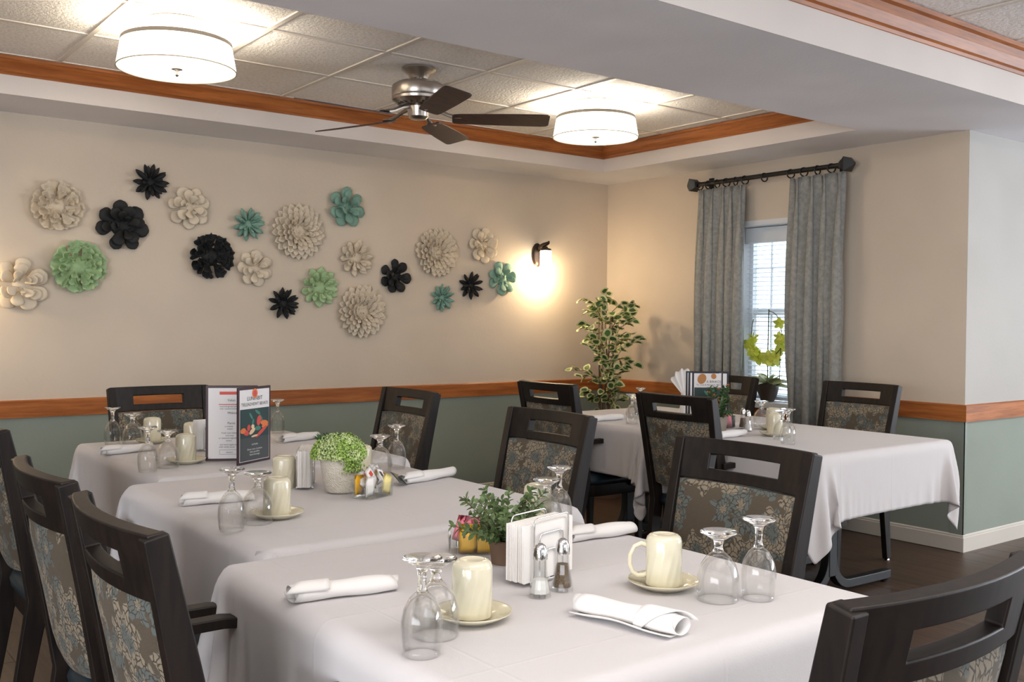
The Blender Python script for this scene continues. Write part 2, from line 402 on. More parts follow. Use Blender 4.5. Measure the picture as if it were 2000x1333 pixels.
# ------------------------------------------------------------------ window
WHT = mat('white_vinyl_frame', lin(235, 237, 240), .35)
win = bpy.data.objects.new('window_1', None); COL.objects.link(win); win.location = (XB+.17, (WY0+WY1)/2, WZ0); structure(win)
WW, WH = WY1-WY0, WZ1-WZ0
def wbox(name, y0, y1, z0, z1, x0=-.03, x1=.02, mt=WHT, bev=.003):
    return MB().box(x0, x1, y0, y1, z0, z1).obj(name, mt, win, bevel=bev)
h = WW/2
wbox('window_frame', -h, -h+.04, 0, WH); wbox('window_frame', h-.04, h, 0, WH); wbox('window_frame', -h+.04, h-.04, WH-.04, WH); wbox('window_frame', -h+.04, h-.04, 0, .04)
wbox('meeting_rail', -h+.04, h-.04, .60, .645, -.02, .02)
wbox('muntin', -.3, -.288, .04, .60, -.008, .008); wbox('muntin', .21, .222, .04, WH-.04, -.008, .008); wbox('muntin', -.04, -.028, .04, WH-.04, -.008, .008)
wbox('muntin', -h+.04, h-.04, .93, .942, -.008, .008)
wbox('pane', -h+.04, h-.04, .645, WH-.04, -.002, .002, PANE, 0); wbox('pane', -h+.04, h-.04, .04, .60, -.002, .002, PANE, 0)
# opening lining, sill and apron
m = MB(); m.box(-.17, -.03, -h, -h+.006, 0, WH); m.box(-.17, -.03, h-.006, h, 0, WH); m.box(-.17, -.03, -h, h, WH-.006, WH); m.obj('jamb_lining', WHT, win)
m = MB(); m.box(-.175, -.172, -h-.035, h+.035, WH-.002, WH+.03); m.box(-.175, -.172, -h-.035, -h, -.0, WH); m.box(-.175, -.172, h, h+.035, 0, WH); m.obj('casing', WHT, win)
MB().box(-.215, -.03, -h-.04, h+.04, -.045, -.001).obj('window_sill', WHT, win, bevel=.004)
MB().box(-.188, -.171, -h-.02, h+.02, -.14, -.046).obj('apron', OAKY, win, bevel=.003)
# venetian blind
blind = thing('window_blind', 'white horizontal slat blind covering the window between the grey curtains', 'blind', (XB+.115, (WY0+WY1)/2, WZ0))
MB().box(-.03, .02, -h+.01, h-.01, WH-.12, WH-.01).obj('valance', WHT, blind, bevel=.004)
SL = mat('blind_slat', lin(238, 240, 244), .5, Subsurface_Weight=0.0, Transmission_Weight=0.0)
k = NT(SL); tr = k.n('BsdfTranslucent', {0: (.85, .88, .92, 1)}); mx = k.n('MixShader', {0: .45, 1: k.b.outputs[0], 2: tr.outputs[0]})
k.t.links.new(mx.outputs[0], k.t.nodes['Material Output'].inputs[0])
slat = MB().box(-.012, .012, -h+.015, h-.015, -.0006, .0006).mesh('slat', SL)
for i in range(34):
    o = me_obj('slat', slat, blind); o.location = (0, 0, .05+i*.0315); o.rotation_euler = (0, rad(-14), 0)
for y in (-.25, .02, .28): MB().tube([(-.013, y, .03), (-.013, y, WH-.12)], .0012, 5).obj('ladder_cord', WHT, blind)
MB().box(-.014, .014, -h+.015, h-.015, .012, .03).obj('bottom_rail', WHT, blind, bevel=.003)
# neighbouring house wall outside, pale and out of reach of the sun
out = MB(); out.box(9.2, 9.3, 3.3, 12, 0, 5)
hs = tag(out.obj('neighbouring_house', OUTG), 'pale house wall outside, seen faintly through the window blind', 'building')
for (y, z) in ((6.9, 1.3), (8.6, 1.3)):
    wf = MB().box(9.14, 9.2, y-.5, y+.5, z, z+1.5).obj('window', mat('grey_house_window', lin(190, 198, 206), .3), hs)
    MB().box(9.12, 9.14, y-.42, y+.42, z+.08, z+1.42).obj('pane', mat('house_pane', lin(170, 182, 194), .1), wf)

# ------------------------------------------------------------------ curtain rod, rings, curtains
XROD = 5.44; rod = thing('curtain_rod', 'black curtain rod with pointed square finials above the window', 'curtain rod', (XROD, 4.34, 2.322))
MB().lathe([(.016, -.60), (.016, .60)], 14, axis='y').obj('pole', BLKM, rod, smooth=True, auto=40)
for s in (-1, 1):
    MB().rings([[(a, s*y, b) for a, b in ((w_, w_), (-w_, w_), (-w_, -w_), (w_, -w_))] for y, w_ in ((.595, .02), (.61, .022), (.62, .030), (.645, .045), (.70, .006))]).obj('finial', BLKM, rod)
    b_ = MB(); b_.box(0, .10, s*.55-.008, s*.55+.008, -.012, .004); b_.box(.085, .099, s*.55-.02, s*.55+.02, -.05, .05); b_.obj('bracket', BLKM, rod, bevel=.002)
ring = MB().tube([(.028*math.cos(a), 0, .028*math.sin(a)) for a in [2*PI*i/18 for i in range(18)]], .0045, 6, closed=True).mesh('curtain_ring', BLKM, True)
def place_ring(y, par):
    o = me_obj('curtain_ring', ring, par)
    o.location = (0, y, -.012); o.rotation_euler = (0, 0, random.uniform(-.5, .5)); return o
place_ring(0.0, rod)
VEL = mat('grey_velvet', lin(128, 132, 132), .75, Sheen_Weight=.2, Sheen_Roughness=.4); k = NT(VEL)
v = k.co(); n1 = k.noise(v, 40, 4).outputs[0]; k.base(k.mix(k.step(n1, .3, .7), lin(136, 137, 133), lin(158, 158, 154)))
k.bump(k.noise(v, 250, 2).outputs[0], .25, .001)
def curtain(name, label, y0, y1, nf, zb, gather, seed, flare=0):
    rn = random.Random(seed); t = thing(name, label, 'curtain', (XROD, (y0+y1)/2, 0))
    ph = [rn.uniform(-.5, .5) for _ in range(nf+2)]; am = [rn.uniform(.6, 1.2) for _ in range(nf+2)]
    zt = 2.285; w0 = (y1-y0)/2
    def fn(a, b):
        z = zt + (zb-zt)*b
        # pinch pleats at the top open out to wide soft folds lower down
        p = (a + .030*math.sin(a*PI*3+seed)*math.sin(PI*a))*nf; p = max(0, min(nf-.0001, p)); i = int(p); fr = p-i
        pin = math.exp(-b*9)
        wob = .25*math.sin(b*5+ph[i])*(1-pin)
        s1 = math.sin(2*PI*(fr+wob*.3)); amp = (.058*am[i])*(.35+.65*(1-pin)) * (1 + .5*b)
        sq = math.copysign(abs(s1)**.7, s1)
        x = -sq*amp + .012*math.sin(4*PI*fr+ph[i])*(pin)
        y = -w0 + (y1-y0)*a + .036*math.sin(4*PI*fr)*(1-.6*pin) + gather*(a-.5)*(math.sin(PI*min(1, b*1.0))*.6)
        y += flare*b*a
        return (x, y, z - .012*abs(math.sin(PI*fr))*pin)
    MB().grid(fn, nf*14, 46).obj('curtain_panel', VEL, t, smooth=True, solid=.004, merge=False)
    for i in range(nf+1):
        yy = -w0 + (y1-y0)*i/nf
        o = place_ring(yy*.97, t); o.location = (0, yy*.97, 2.31)
    return t
curtain('curtain', 'grey velvet pinch-pleat curtain left of the window, nearest the plant', 4.50, 4.93, 5, .03, .02, 3)
curtain('curtain', 'grey velvet curtain on the right of the window, beside the orchid', 3.70, 4.13, 4, .03, .02, 8)

# ------------------------------------------------------------------ ceiling drum lamps
SHADE = mat('lit_fabric_shade', (1, .97, .9), .8); SHADE.node_tree.nodes['Principled BSDF'].inputs['Emission Color'].default_value = (1, .93, .80, 1)
SHADE.node_tree.nodes['Principled BSDF'].inputs['Emission Strength'].default_value = 1.8
DIFF = mat('lit_diffuser', (1, .97, .9), .8); DIFF.node_tree.nodes['Principled BSDF'].inputs['Emission Color'].default_value = (1, .93, .82, 1)
DIFF.node_tree.nodes['Principled BSDF'].inputs['Emission Strength'].default_value = 1.5
BAND = mat('taupe_band', lin(98, 92, 84), .6)
def drum(x, y, label):
    t = thing('ceiling_lamp', label, 'ceiling light', (x, y, 2.622), 0, 'drum lamps on the recessed ceiling')
    MB().lathe([(0, 0), (.135, 0), (.137, -.012), (.12, -.022), (.0, -.022)], 32).obj('canopy', BRONZE if 0 else mat('taupe_canopy', lin(140, 130, 118), .4), t, smooth=True, auto=40)
    MB().lathe([(.012, -.02), (.012, -.21)], 10).obj('stem', NICKEL, t)
    def shade(z0, z1, r0, r1, th=.003):
        m = MB(); n = 48; R = []
        for rr, z in ((r0, z0), (r1, z1), (r1-th, z1), (r0-th, z0), (r0, z0)):
            R.append([(rr*math.cos(2*PI*i/n), rr*math.sin(2*PI*i/n), z) for i in range(n)])
        m.rings(R, caps=False); return m
    shade(-.055, -.205, .228, .254).obj('lamp_shade', SHADE, t, smooth=True, auto=40)
    shade(-.082, -.099, .2345, .2375).obj('shade_band', BAND, t, smooth=True, auto=40)
    shade(-.2045, -.2085, .2555, .2560, .005).obj('rim', mat('ivory_rim', lin(200, 190, 165), .5), t, smooth=True, auto=40)
    MB().lathe([(0, -.198), (.249, -.198), (.249, -.201), (0, -.201)], 48).obj('diffuser', DIFF, t)
    MB().lathe([(0, -.201), (.024, -.201), (.024, -.205), (.006, -.209), (.006, -.226), (.008, -.23), (.004, -.236), (0, -.237)], 20).obj('finial', NICKEL, t, smooth=True, auto=40)
    l = bpy.data.lights.new('lamp_bulb', 'POINT'); l.energy = 34; l.color = (1, .88, .70); l.shadow_soft_size = .06
    lo = bpy.data.objects.new('lamp_bulb', l); COL.objects.link(lo); lo.parent = t; lo.location = (0, 0, -.10)
    return t
drum(1.47, 4.40, 'lit drum ceiling lamp with taupe band, left of the fan, the larger in view')
drum(3.97, 4.42, 'lit drum ceiling lamp with taupe band, right of the fan near the room corner')

# ------------------------------------------------------------------ ceiling fan
fan = thing('ceiling_fan', 'brushed nickel ceiling fan with five dark walnut blades between the two drum lamps', 'ceiling fan', (2.72, 4.40, 2.622))
MB().lathe([(0, 0), (.088, 0), (.09, -.008), (.078, -.018), (.055, -.035), (.046, -.055), (0, -.055)], 32).obj('canopy', NICKEL, fan, smooth=True, auto=40)
MB().lathe([(.018, -.05), (.018, -.075)], 12).obj('downrod', NICKEL, fan, smooth=True, auto=40)
MB().lathe([(0, -.066), (.06, -.068), (.115, -.078), (.136, -.092), (.138, -.10), (.138, -.145), (.135, -.15), (.138, -.155), (.136, -.168), (.11, -.184), (.085, -.188), (0, -.188)], 40).obj('motor_housing', NICKEL, fan, smooth=True, auto=35)
m = MB()
for i in range(20):
    a = 2*PI*i/20; m.box(.088, .108, -.004, .004, -.1885, -.183, Matrix.Rotation(a, 4, 'Z'))
m.obj('vent_slot', BLKM, fan)
MB().lathe([(0, -.186), (.05, -.188), (.06, -.20), (.057, -.215), (.052, -.25), (.040, -.262), (.02, -.266), (0, -.268)], 32).obj('switch_housing', NICKEL, fan, smooth=True, auto=35)
for q in range(5):
    a = rad(-34+72*q); Rz = Matrix.Rotation(a, 4, 'Z')
    ir = MB(); pts = [(.055, 0, -.20), (.10, 0, -.212), (.15, 0, -.236), (.19, 0, -.246)]
    ir.tube([Rz @ Vector(p) for p in pts], [.014, .011, .010, .012], 8)
    ir.lathe([(0, -.006), (.024, -.006), (.030, 0), (.024, .006), (0, .006)], 18, tuple(Rz @ Vector((.205, 0, -.250))))
    ir.obj('blade_iron', NICKEL, fan, smooth=True, auto=40)
    prof = [(.175, .036), (.185, .05), (.22, .056), (.45, .066), (.64, .070), (.668, .066), (.68, .052)]
    pts = [(x, -w_) for x, w_ in prof] + [(x, w_) for x, w_ in prof[::-1]]
    Rt = Rz @ Matrix.Translation((0, 0, -.256)) @ Matrix.Rotation(rad(-13), 4, 'X')
    MB().poly([Rt @ Vector((x, y, -.003)) for x, y in pts], .006, (Rt.to_3x3() @ Vector((0, 0, 1)))).obj('blade', BLADE, fan)

# ------------------------------------------------------------------ wall sconces
SGL = mat('lit_opal_glass', (1, 1, 1), .3); SGL.node_tree.nodes['Principled BSDF'].inputs['Emission Color'].default_value = (1, .88, .68, 1)
SGL.node_tree.nodes['Principled BSDF'].inputs['Emission Strength'].default_value = 6
def sconce(x, z, label, en=9):
    t = thing('wall_sconce', label, 'wall light', (x, YA, z))
    n = 28
    def ring(y, s_): return [(.052*s_*math.cos(2*PI*i/n), y, .093*s_*math.sin(2*PI*i/n)) for i in range(n)]
    MB().rings([ring(0, 1), ring(-.008, 1), ring(-.012, .9), ring(-.02, .82), ring(-.028, .5)]).obj('backplate', BRONZE, t, smooth=True, auto=35)
    MB().tube([(0, -.02, .045), (0, -.05, .062), (0, -.085, .075), (0, -.12, .082), (0, -.14, .088), (0, -.15, .100)], [.022, .02, .018, .015, .012, .005], 12).obj('arm', BRONZE, t, smooth=True)
    MB().lathe([(0, .062), (.012, .062), (.018, .050), (.040, .044), (.044, .030), (0, .030)], 24, (0, -.11, 0)).obj('socket_cap', BRONZE, t, smooth=True, auto=40)
    MB().lathe([(.0, .031), (.040, .030), (.045, .022), (.045, -.10), (.041, -.10), (.040, .02), (0, .026)], 28, (0, -.11, 0)).obj('glass_shade', SGL, t, smooth=True, auto=50)
    l = bpy.data.lights.new('sconce_bulb', 'POINT'); l.energy = en; l.color = (1, .74, .44); l.shadow_soft_size = .03
    lo = bpy.data.objects.new('sconce_bulb', l); COL.objects.link(lo); lo.parent = t; lo.location = (0, -.11, -.13)
    return t
sconce(4.80, 1.83, 'lit bronze wall sconce with opal glass cylinder, right of the succulents')
sconce(.70, 1.62, 'lit bronze wall sconce just beyond the left edge, beside the leftmost cream succulent', 5)

# ------------------------------------------------------------------ wall succulents
def ceramic(name, c1, bump=.3):
    m = mat(name, c1, .7); k = NT(m); n1 = k.noise(k.co(), 40, 3).outputs[0]; k.bump(n1, bump, .002); return m
SC = {'cream': ceramic('cream_resin', lin(222, 208, 186)), 'teal': ceramic('teal_resin', lin(128, 166, 150)),
      'green': ceramic('light_green_resin', lin(172, 200, 152)), 'black': ceramic('black_resin', lin(26, 27, 28))}
PM = {}
def petal(kind, colr):
    key = (kind, colr)
    if key in PM: return PM[key]
    m = MB()
    sn = lambda v_: max(0.0, math.sin(v_))
    if kind == 'spoon':      # fat rounded petal, unit length along +x, z out from the wall
        def fn(a, b):
            th = 2*PI*b; w_ = .05*(1-a) + .345*sn(PI*a**1.9*.985)**.58
            return (a, math.cos(th)*w_, math.sin(th)*(.03+.095*sn(PI*a**1.6)**.6) + .06*a*a + .10*math.cos(th)**2*w_)
        n1, n2 = 11, 12
    elif kind == 'finger':
        def fn(a, b):
            th = 2*PI*b; w_ = .05*(1-a) + .150*sn(PI*a**1.3*.99)**.65
            return (a, math.cos(th)*w_, math.sin(th)*w_*.85 + .10*a*a)
        n1, n2 = 9, 8
    elif kind == 'leafy':    # pointed petal with a crease
        def fn(a, b):
            th = 2*PI*b; w_ = .06*(1-a) + .30*sn(PI*a**1.25)**.8
            c = math.cos(th); return (a, c*w_, math.sin(th)*.035 + .35*abs(c)*w_ + .10*a*a)
        n1, n2 = 7, 8
    elif kind == 'ruffle':
        def fn(a, b):
            th = 2*PI*b; c = math.cos(th); w_ = .07+.36*a**1.2
            e = .16*a*a*math.sin(c*5.5+.6)
            return (a*(1-.20*c*c)+.05*a*math.cos(c*8), c*w_, math.sin(th)*.035 + e + .22*a**3)
        n1, n2 = 8, 20
    else:                    # chunky: thick, broad, with a short point
        def fn(a, b):
            th = 2*PI*b; c = math.cos(th); w_ = (.08+.34*a)*min(1, (1.02-a)/.36)**.8
            return (a, c*w_, math.sin(th)*.075*(1-a*.5) - .16*c*c*a*.6 + .18*a*a)
        n1, n2 = 9, 12
    R = [[fn(i/n1, j/n2) for j in range(n2)] for i in range(n1+1)]
    m.rings(R)
    PM[key] = m.mesh('petal', SC[colr], True); return PM[key]
def rosette(x, z, R, kind, colr, label, seed, group=None, rxs=1.0):
    rn = random.Random(seed)
    t = thing('wall_succulent', label, 'wall art', (x, YA-.002, z), 0, group)
    LAY = {'spoon': [(7, 1.0, .80, .006, 6), (6, .80, .78, .028, 16), (4, .56, .85, .050, 34), (3, .32, .95, .060, 62)],
           'finger': [(10, 1.0, .85, .012, 5), (9, .86, .85, .026, 24), (6, .60, .88, .038, 46), (4, .34, .9, .046, 70)],
           'leafy': [(22, 1.0, .46, .006, 8), (21, .87, .48, .016, 16), (18, .72, .50, .026, 26), (14, .56, .56, .034, 36), (10, .41, .64, .040, 48), (7, .27, .8, .045, 62), (4, .15, .9, .048, 78)],
           'ruffle': [(9, 1.02, .72, .008, 8), (8, .82, .72, .022, 26), (6, .60, .78, .036, 44), (5, .36, .9, .044, 64)],
           'chunky': [(10, 1.0, .70, .008, 8), (9, .82, .68, .024, 24), (7, .60, .72, .038, 42), (5, .36, .88, .046, 64)]}[kind]
    me = petal(kind, colr); s = R/.16
    B = MB().lathe([(0, 0), (R*.42, 0), (R*.40, .008*s), (R*.2, .020*s), (0, .028*s)], 16, axis='y').mesh('core', SC[colr], True)
    B.transform(Matrix.Scale(-1, 4, (0, 1, 0))); B.flip_normals(); me_obj('core', B, t)
    off = rn.uniform(0, 6)
    for li, (n, ro, ln, h_, tilt) in enumerate(LAY):
        for i in range(n):
            a = off + li*1.1 + 2*PI*i/n + rn.uniform(-.10, .10)*(8/n)**.5
            L = R*ro*ln*rn.uniform(.90, 1.08); tl = rad(tilt + rn.uniform(-7, 7))
            ri = R*ro - L*math.cos(rad(tilt)); ri = max(ri, .004)
            # local frame: petal x = outward, y = tangent, z = away from the wall (-Y world)
            ca, sa = math.cos(a), math.sin(a)
            ex = Vector((ca, 0, sa)); ez = Vector((0, -1, 0)); ey = ez.cross(ex)
            xx = ex*math.cos(tl) + ez*math.sin(tl); zz = ez*math.cos(tl) - ex*math.sin(tl)
            wd = L*{'spoon': 1.0, 'finger': 1.0, 'leafy': .95, 'ruffle': 1.0, 'chunky': 1.0}[kind]
            if kind == 'leafy': wd = max(wd, .01)
            mt = Matrix((xx*L, ey*wd*rn.uniform(.9, 1.1), zz*L*.9)).transposed().to_4x4()
            mt.translation = ex*ri + ez*(h_*s) + Vector((0, 0, 0))
            me_obj('petal', me, t, mt)
    return t
FL = [(1.137, 1.496, .152, 'spoon', 'cream', 'largest cream round-petalled succulent at the far left of the wall'),
      (1.331, 1.943, .142, 'ruffle', 'cream', 'cream ruffled succulent, the upper left one above the light green ruffled one'),
      (1.442, 1.609, .152, 'ruffle', 'green', 'light green ruffled succulent at left, under the cream ruffled one'),
      (1.684, 1.854, .152, 'spoon', 'black', 'large black round-petalled succulent left of the small spiky black top one'),
      (1.845, 2.125, .110, 'finger', 'black', 'small spiky black succulent, the topmost on the wall'),
      (2.077, 1.991, .133, 'spoon', 'cream', 'cream round-petalled succulent beside the topmost black one'),
      (2.214, 1.700, .140, 'ruffle', 'black', 'black ruffled succulent in the left half, the only ruffled black one'),
      (2.454, 1.914, .110, 'finger', 'teal', 'small spiky teal succulent left of the upper cream dahlia one'),
      (2.499, 1.639, .120, 'spoon', 'cream', 'cream round-petalled succulent between the ruffled black and the light green chunky one'),
      (2.792, 1.890, .188, 'leafy', 'cream', 'big cream many-petalled succulent, upper one in the middle'),
      (2.694, 1.419, .106, 'finger', 'black', 'small spiky black succulent, the lowest black one on the wall'),
      (3.143, 2.073, .140, 'spoon', 'teal', 'teal round-petalled succulent high in the middle of the wall'),
      (2.947, 1.531, .137, 'chunky', 'green', 'light green chunky succulent in the middle above the lowest cream dahlia one'),
      (3.219, 1.736, .128, 'chunky', 'cream', 'cream chunky pointed succulent under the high teal one'),
      (3.264, 1.376, .188, 'leafy', 'cream', 'big cream many-petalled succulent, the lowest on the wall'),
      (3.527, 1.622, .122, 'spoon', 'black', 'black round-petalled succulent right of the middle, between two cream dahlia ones'),
      (3.865, 1.806, .182, 'leafy', 'cream', 'big cream many-petalled succulent in the right half'),
      (4.274, 1.879, .138, 'spoon', 'cream', 'cream round-petalled succulent at the upper right, nearest the sconce'),
      (3.916, 1.481, .104, 'finger', 'teal', 'small spiky teal succulent at the lower right'),
      (4.166, 1.576, .106, 'finger', 'black', 'small spiky black succulent at the right, between two teal ones'),
      (4.457, 1.638, .132, 'spoon', 'teal', 'teal round-petalled succulent at the far right, left of the sconce glow')]
for i, a in enumerate(FL): rosette(*a, seed=i*7+3)

# ------------------------------------------------------------------ chairs (origin on the floor, facing +y)
def make_chair(arms, label):
    t = thing('dining_chair', label, 'chair')
    zt = .98
    def yb(z):   # rake of the rear posts
        if z < .45: return -.265 + .075*(z/.45)
        return -.19 - .105*((z-.45)/.53)**1.15
    def xw(z): return .196 + .032*min(1, z/.98)
    for s in (-1, 1):
        path = []
        for z in (0.012, .15, .30, .45, .60, .75, .90, zt-.004):
            d = Vector((0, (yb(z+.01)-yb(z-.01)), .02)).normalized(); n = Vector((0, d.z, -d.y))
            path.append(((s*xw(z), yb(z), z), (1, 0, 0), n, .017 if z > .4 else .016, .020+.014*min(1, max(0, 1-abs(z-.5)/.5))))
        MB().sweep(path, None).obj('rear_post', BLK, t, bevel=.004)
    # curved top rail with a hand slot: swept in x, concave towards the sitter
    zb_ = zt-.118
    def rail(u_, z): # u_ -1..1
        return Vector((u_*.236, yb(z) - .034*(1-u_*u_) + .004, z))
    def band(x0, x1, z0, z1, n):
        m_ = MB(); R = []
        for i in range(n+1):
            u_ = x0+(x1-x0)*i/n
            a, b = rail(u_, z0), rail(u_, z1)
            o = Vector((0, .015, .002))
            R.append([a-o, b-o, b+o, a+o])
        return m_, R
    us = [-1, -.9, -.78, -.66, -.52, -.36, -.18, 0, .18, .36, .52, .66, .78, .9, 1]; zs = [zb_, zt-.086, zt-.044, zt]; m_ = MB(); off = Vector((0, .015, .002))
    VV = [[[m_.bm.verts.new(rail(u_, z)+off*q) for q in (-1, 1)] for z in zs] for u_ in us]
    def solid(i, j): return 0 <= i < len(us)-1 and 0 <= j < 3 and not (j == 1 and us[i] >= -.53 and us[i+1] <= .53)
    for i in range(len(us)-1):
        for j in range(3):
            if not solid(i, j): continue
            a_, b_, c_, d_ = VV[i][j], VV[i+1][j], VV[i+1][j+1], VV[i][j+1]
            m_.face((a_[0], b_[0], c_[0], d_[0])); m_.face((d_[1], c_[1], b_[1], a_[1]))
            for ok, p, q in ((solid(i, j-1), a_, b_), (solid(i, j+1), c_, d_), (solid(i+1, j), b_, c_), (solid(i-1, j), d_, a_)):
                if not ok: m_.face((p[0], p[1], q[1], q[0]))
    m_.obj('top_rail', BLK, t, bevel=.004)
    # upholstered panel
    def pan(a, b, off):
        z = .535 + (zb_-.545+.008)*b; u_ = -1+2*a
        dip = -.018*(1-u_*u_)*(1-b)**3 if 1 else 0
        ed = min(1, 6*min(a, 1-a, b, 1-b)); pf = .012*ed**.5
        p = Vector((u_*(xw(z)-.013), yb(z) - .026*(1-u_*u_) + .003, z+dip)); p.y += off*(.010+pf); return p
    pm = MB(); n1, n2 = 16, 14
    F = [[pm.bm.verts.new(pan(i/n1, j/n2, 1)) for j in range(n2+1)] for i in range(n1+1)]
    Bk = [[pm.bm.verts.new(pan(i/n1, j/n2, -1)) for j in range(n2+1)] for i in range(n1+1)]
    for i in range(n1):
        for j in range(n2):
            pm.face((F[i][j], F[i+1][j], F[i+1][j+1], F[i][j+1])); pm.face((Bk[i][j], Bk[i][j+1], Bk[i+1][j+1], Bk[i+1][j]))
    for i in range(n1):
        for j in (0, n2): pm.face((F[i][j], F[i+1][j], Bk[i+1][j], Bk[i][j]))
    for j in range(n2):
        for i in (0, n1): pm.face((F[i][j], F[i][j+1], Bk[i][j+1], Bk[i][j]))
    pm.obj('backrest', FAB, t, smooth=True, auto=60)
    # seat
    n = 36
    def srect(hx, hy, z, cy=.03, e=4.5):
        R = []
        for i in range(n):
            a = 2*PI*i/n; c, s_ = math.cos(a), math.sin(a)
            R.append((hx*math.copysign(abs(c)**(2/e), c)*(1+.05*s_), cy+hy*math.copysign(abs(s_)**(2/e), s_), z))
        return R
    MB().rings([srect(.222, .226, .418), srect(.238, .240, .425), srect(.242, .244, .445), srect(.232, .234, .468), srect(.19, .19, .480), srect(.10, .10, .485), srect(.01, .01, .486)]).obj('seat', VINYL, t, smooth=True, auto=70)
    fr = MB().rings([srect(.225, .228, .355), srect(.228, .231, .36), srect(.228, .231, .418), srect(.20, .20, .418), srect(.20, .20, .355), srect(.225, .228, .355)], caps=False)
    fr.obj('seat_frame', BLK, t, smooth=True, auto=40)
    for s in (-1, 1):
        g = MB().lathe([(0, 0), (.014, 0), (.016, .004), (.010, .012), (0, .012)], 12)
        path = [((s*.208, .225+.0*z, z), (1, 0, 0), (0, 1, 0), .013+.008*z/.42, .013+.010*z/.42) for z in (.012, .2, .42)]
        lg = MB().sweep(path, None).obj('front_leg', BLK, t, bevel=.003)
        MB().lathe([(0, 0), (.015, 0), (.016, .004), (.011, .013), (0, .013)], 12, (s*.208, .225, 0)).obj('glide', CHROME, t, smooth=True, auto=40)
        MB().lathe([(0, 0), (.015, 0), (.016, .004), (.011, .013), (0, .013)], 12, (s*xw(0), yb(0), 0)).obj('glide', CHROME, t, smooth=True, auto=40)
        if arms:
            X = s*.238
            pth = [((X-s*.004, yb(.66)+.0, .662), (1, 0, 0), (0, -.1, 1), .014, .013), ((X+s*.012, -.10, .668), (1, 0, 0), (0, 0, 1), .020, .012), ((X+s*.014, .0, .668), (1, 0, 0), (0, .0, 1), .022, .012),
                   ((X+s*.012, .045, .662), (1, 0, 0), (0, .5, .87), .022, .012), ((X+s*.008, .075, .63), (1, 0, 0), (0, 1, .2), .020, .013), ((X+s*.002, .10, .52), (1, 0, 0), (0, 1, .15), .016, .015), ((X-s*.004, .14, .40), (1, 0, 0), (0, 1, .1), .014, .015)]
            MB().sweep(pth, None).obj('armrest', BLK, t, bevel=.004)
    return t
c0 = make_chair(True, 'dark floral-backed armchair left of the front table, nearest the camera on that side')
c1 = make_chair(False, 'dark chair with floral back, large behind the right side of the front table')
c0.location = (.785, 1.805, 0); c0.rotation_euler = (0, 0, rad(-90))
c1.location = (1.905, 1.81, 0); c1.rotation_euler = (0, 0, rad(90))
G1, G2 = 'chairs round the long front row of tables', 'chairs round the table by the window'
c0['group'] = G1; c1['group'] = G1
dup(c0, (.795, 2.41, 0), rad(-90), 'dark armchair with floral back, second from the camera on the left of the row', G1)
dup(c0, (.865, 3.50, 0), rad(-90), 'dark armchair at the left edge, farthest of the three on the left side', G1)
dup(c1, (1.565, 4.655, 0), rad(180), 'dark chair at the far end of the row, facing the camera against the succulent wall', G1)
dup(c1, (2.225, 4.13, 0), rad(90), 'dark chair with floral back at the right of the back table of the row', G1)
dup(c1, (2.08, 2.88, 0), rad(90), 'dark chair with floral back at the right of the middle table, behind the eucalyptus', G1)
dup(c1, (1.275, .995, 0), rad(0), 'dark chair at the near end of the front table, cut by the lower right corner', G1)
dup(c0, (3.765, 4.25, 0), rad(-90), 'dark armchair nearest the potted ficus, left of the window table', G2)
dup(c0, (3.715, 3.235, 0), rad(-90), 'dark armchair in the middle of the picture, left of the window table before the menu', G2)
dup(c1, (4.735, 3.30, 0), rad(90), 'dark chair in front of the right curtain, right of the window table', G2)
dup(c1, (4.65, 4.22, 0), rad(90), 'dark chair half hidden behind the menu and beside the orchid', G2)

# ------------------------------------------------------------------ tables and cloths
TZ = .755
def table(cx, cy, hx, hy, label):
    t = thing('dining_table', label, 'table', (cx, cy, 0))
    MB().box(-hx+.03, hx-.03, -hy+.03, hy-.03, TZ-.045, TZ-.012).obj('tabletop', BLK, t, bevel=.004)
    for sy in (-1, 1):
        c = MB(); c.sweep([((0, sy*.21, z), (1, 0, 0), (0, 1, 0), .03, .025) for z in (.10, .40, TZ-.046)], None); c.obj('column', BLKM, t, bevel=.004)
        for sx in (-1, 1):
            R_ = .13; pts = [(0+sx*.01, sy*.21, .30), (sx*.012, sy*.21, .20)]
            for i in range(1, 8):
                a = PI/2*i/7; pts.append((sx*(.012+R_*(1-math.cos(a))), sy*.21, .20-R_*math.sin(a)*1.19+.0))
            pts += [(sx*.30, sy*.21, .042), (sx*.50, sy*.21, .040)]
            path = []
            for i, p in enumerate(pts):
                a, b = Vector(pts[max(0, i-1)]), Vector(pts[min(len(pts)-1, i+1)]); d = (b-a).normalized(); nn = Vector((-d.z, 0, d.x))
                path.append((p, (0, 1, 0), nn, .022, .022))
            MB().sweep(path, None).obj('foot', BLKM, t, bevel=.004)
            MB().lathe([(0, 0), (.018, 0), (.018, .012), (.008, .02), (0, .02)], 12, (sx*.475, sy*.21, 0)).obj('glide', BLKM, t)
    return t
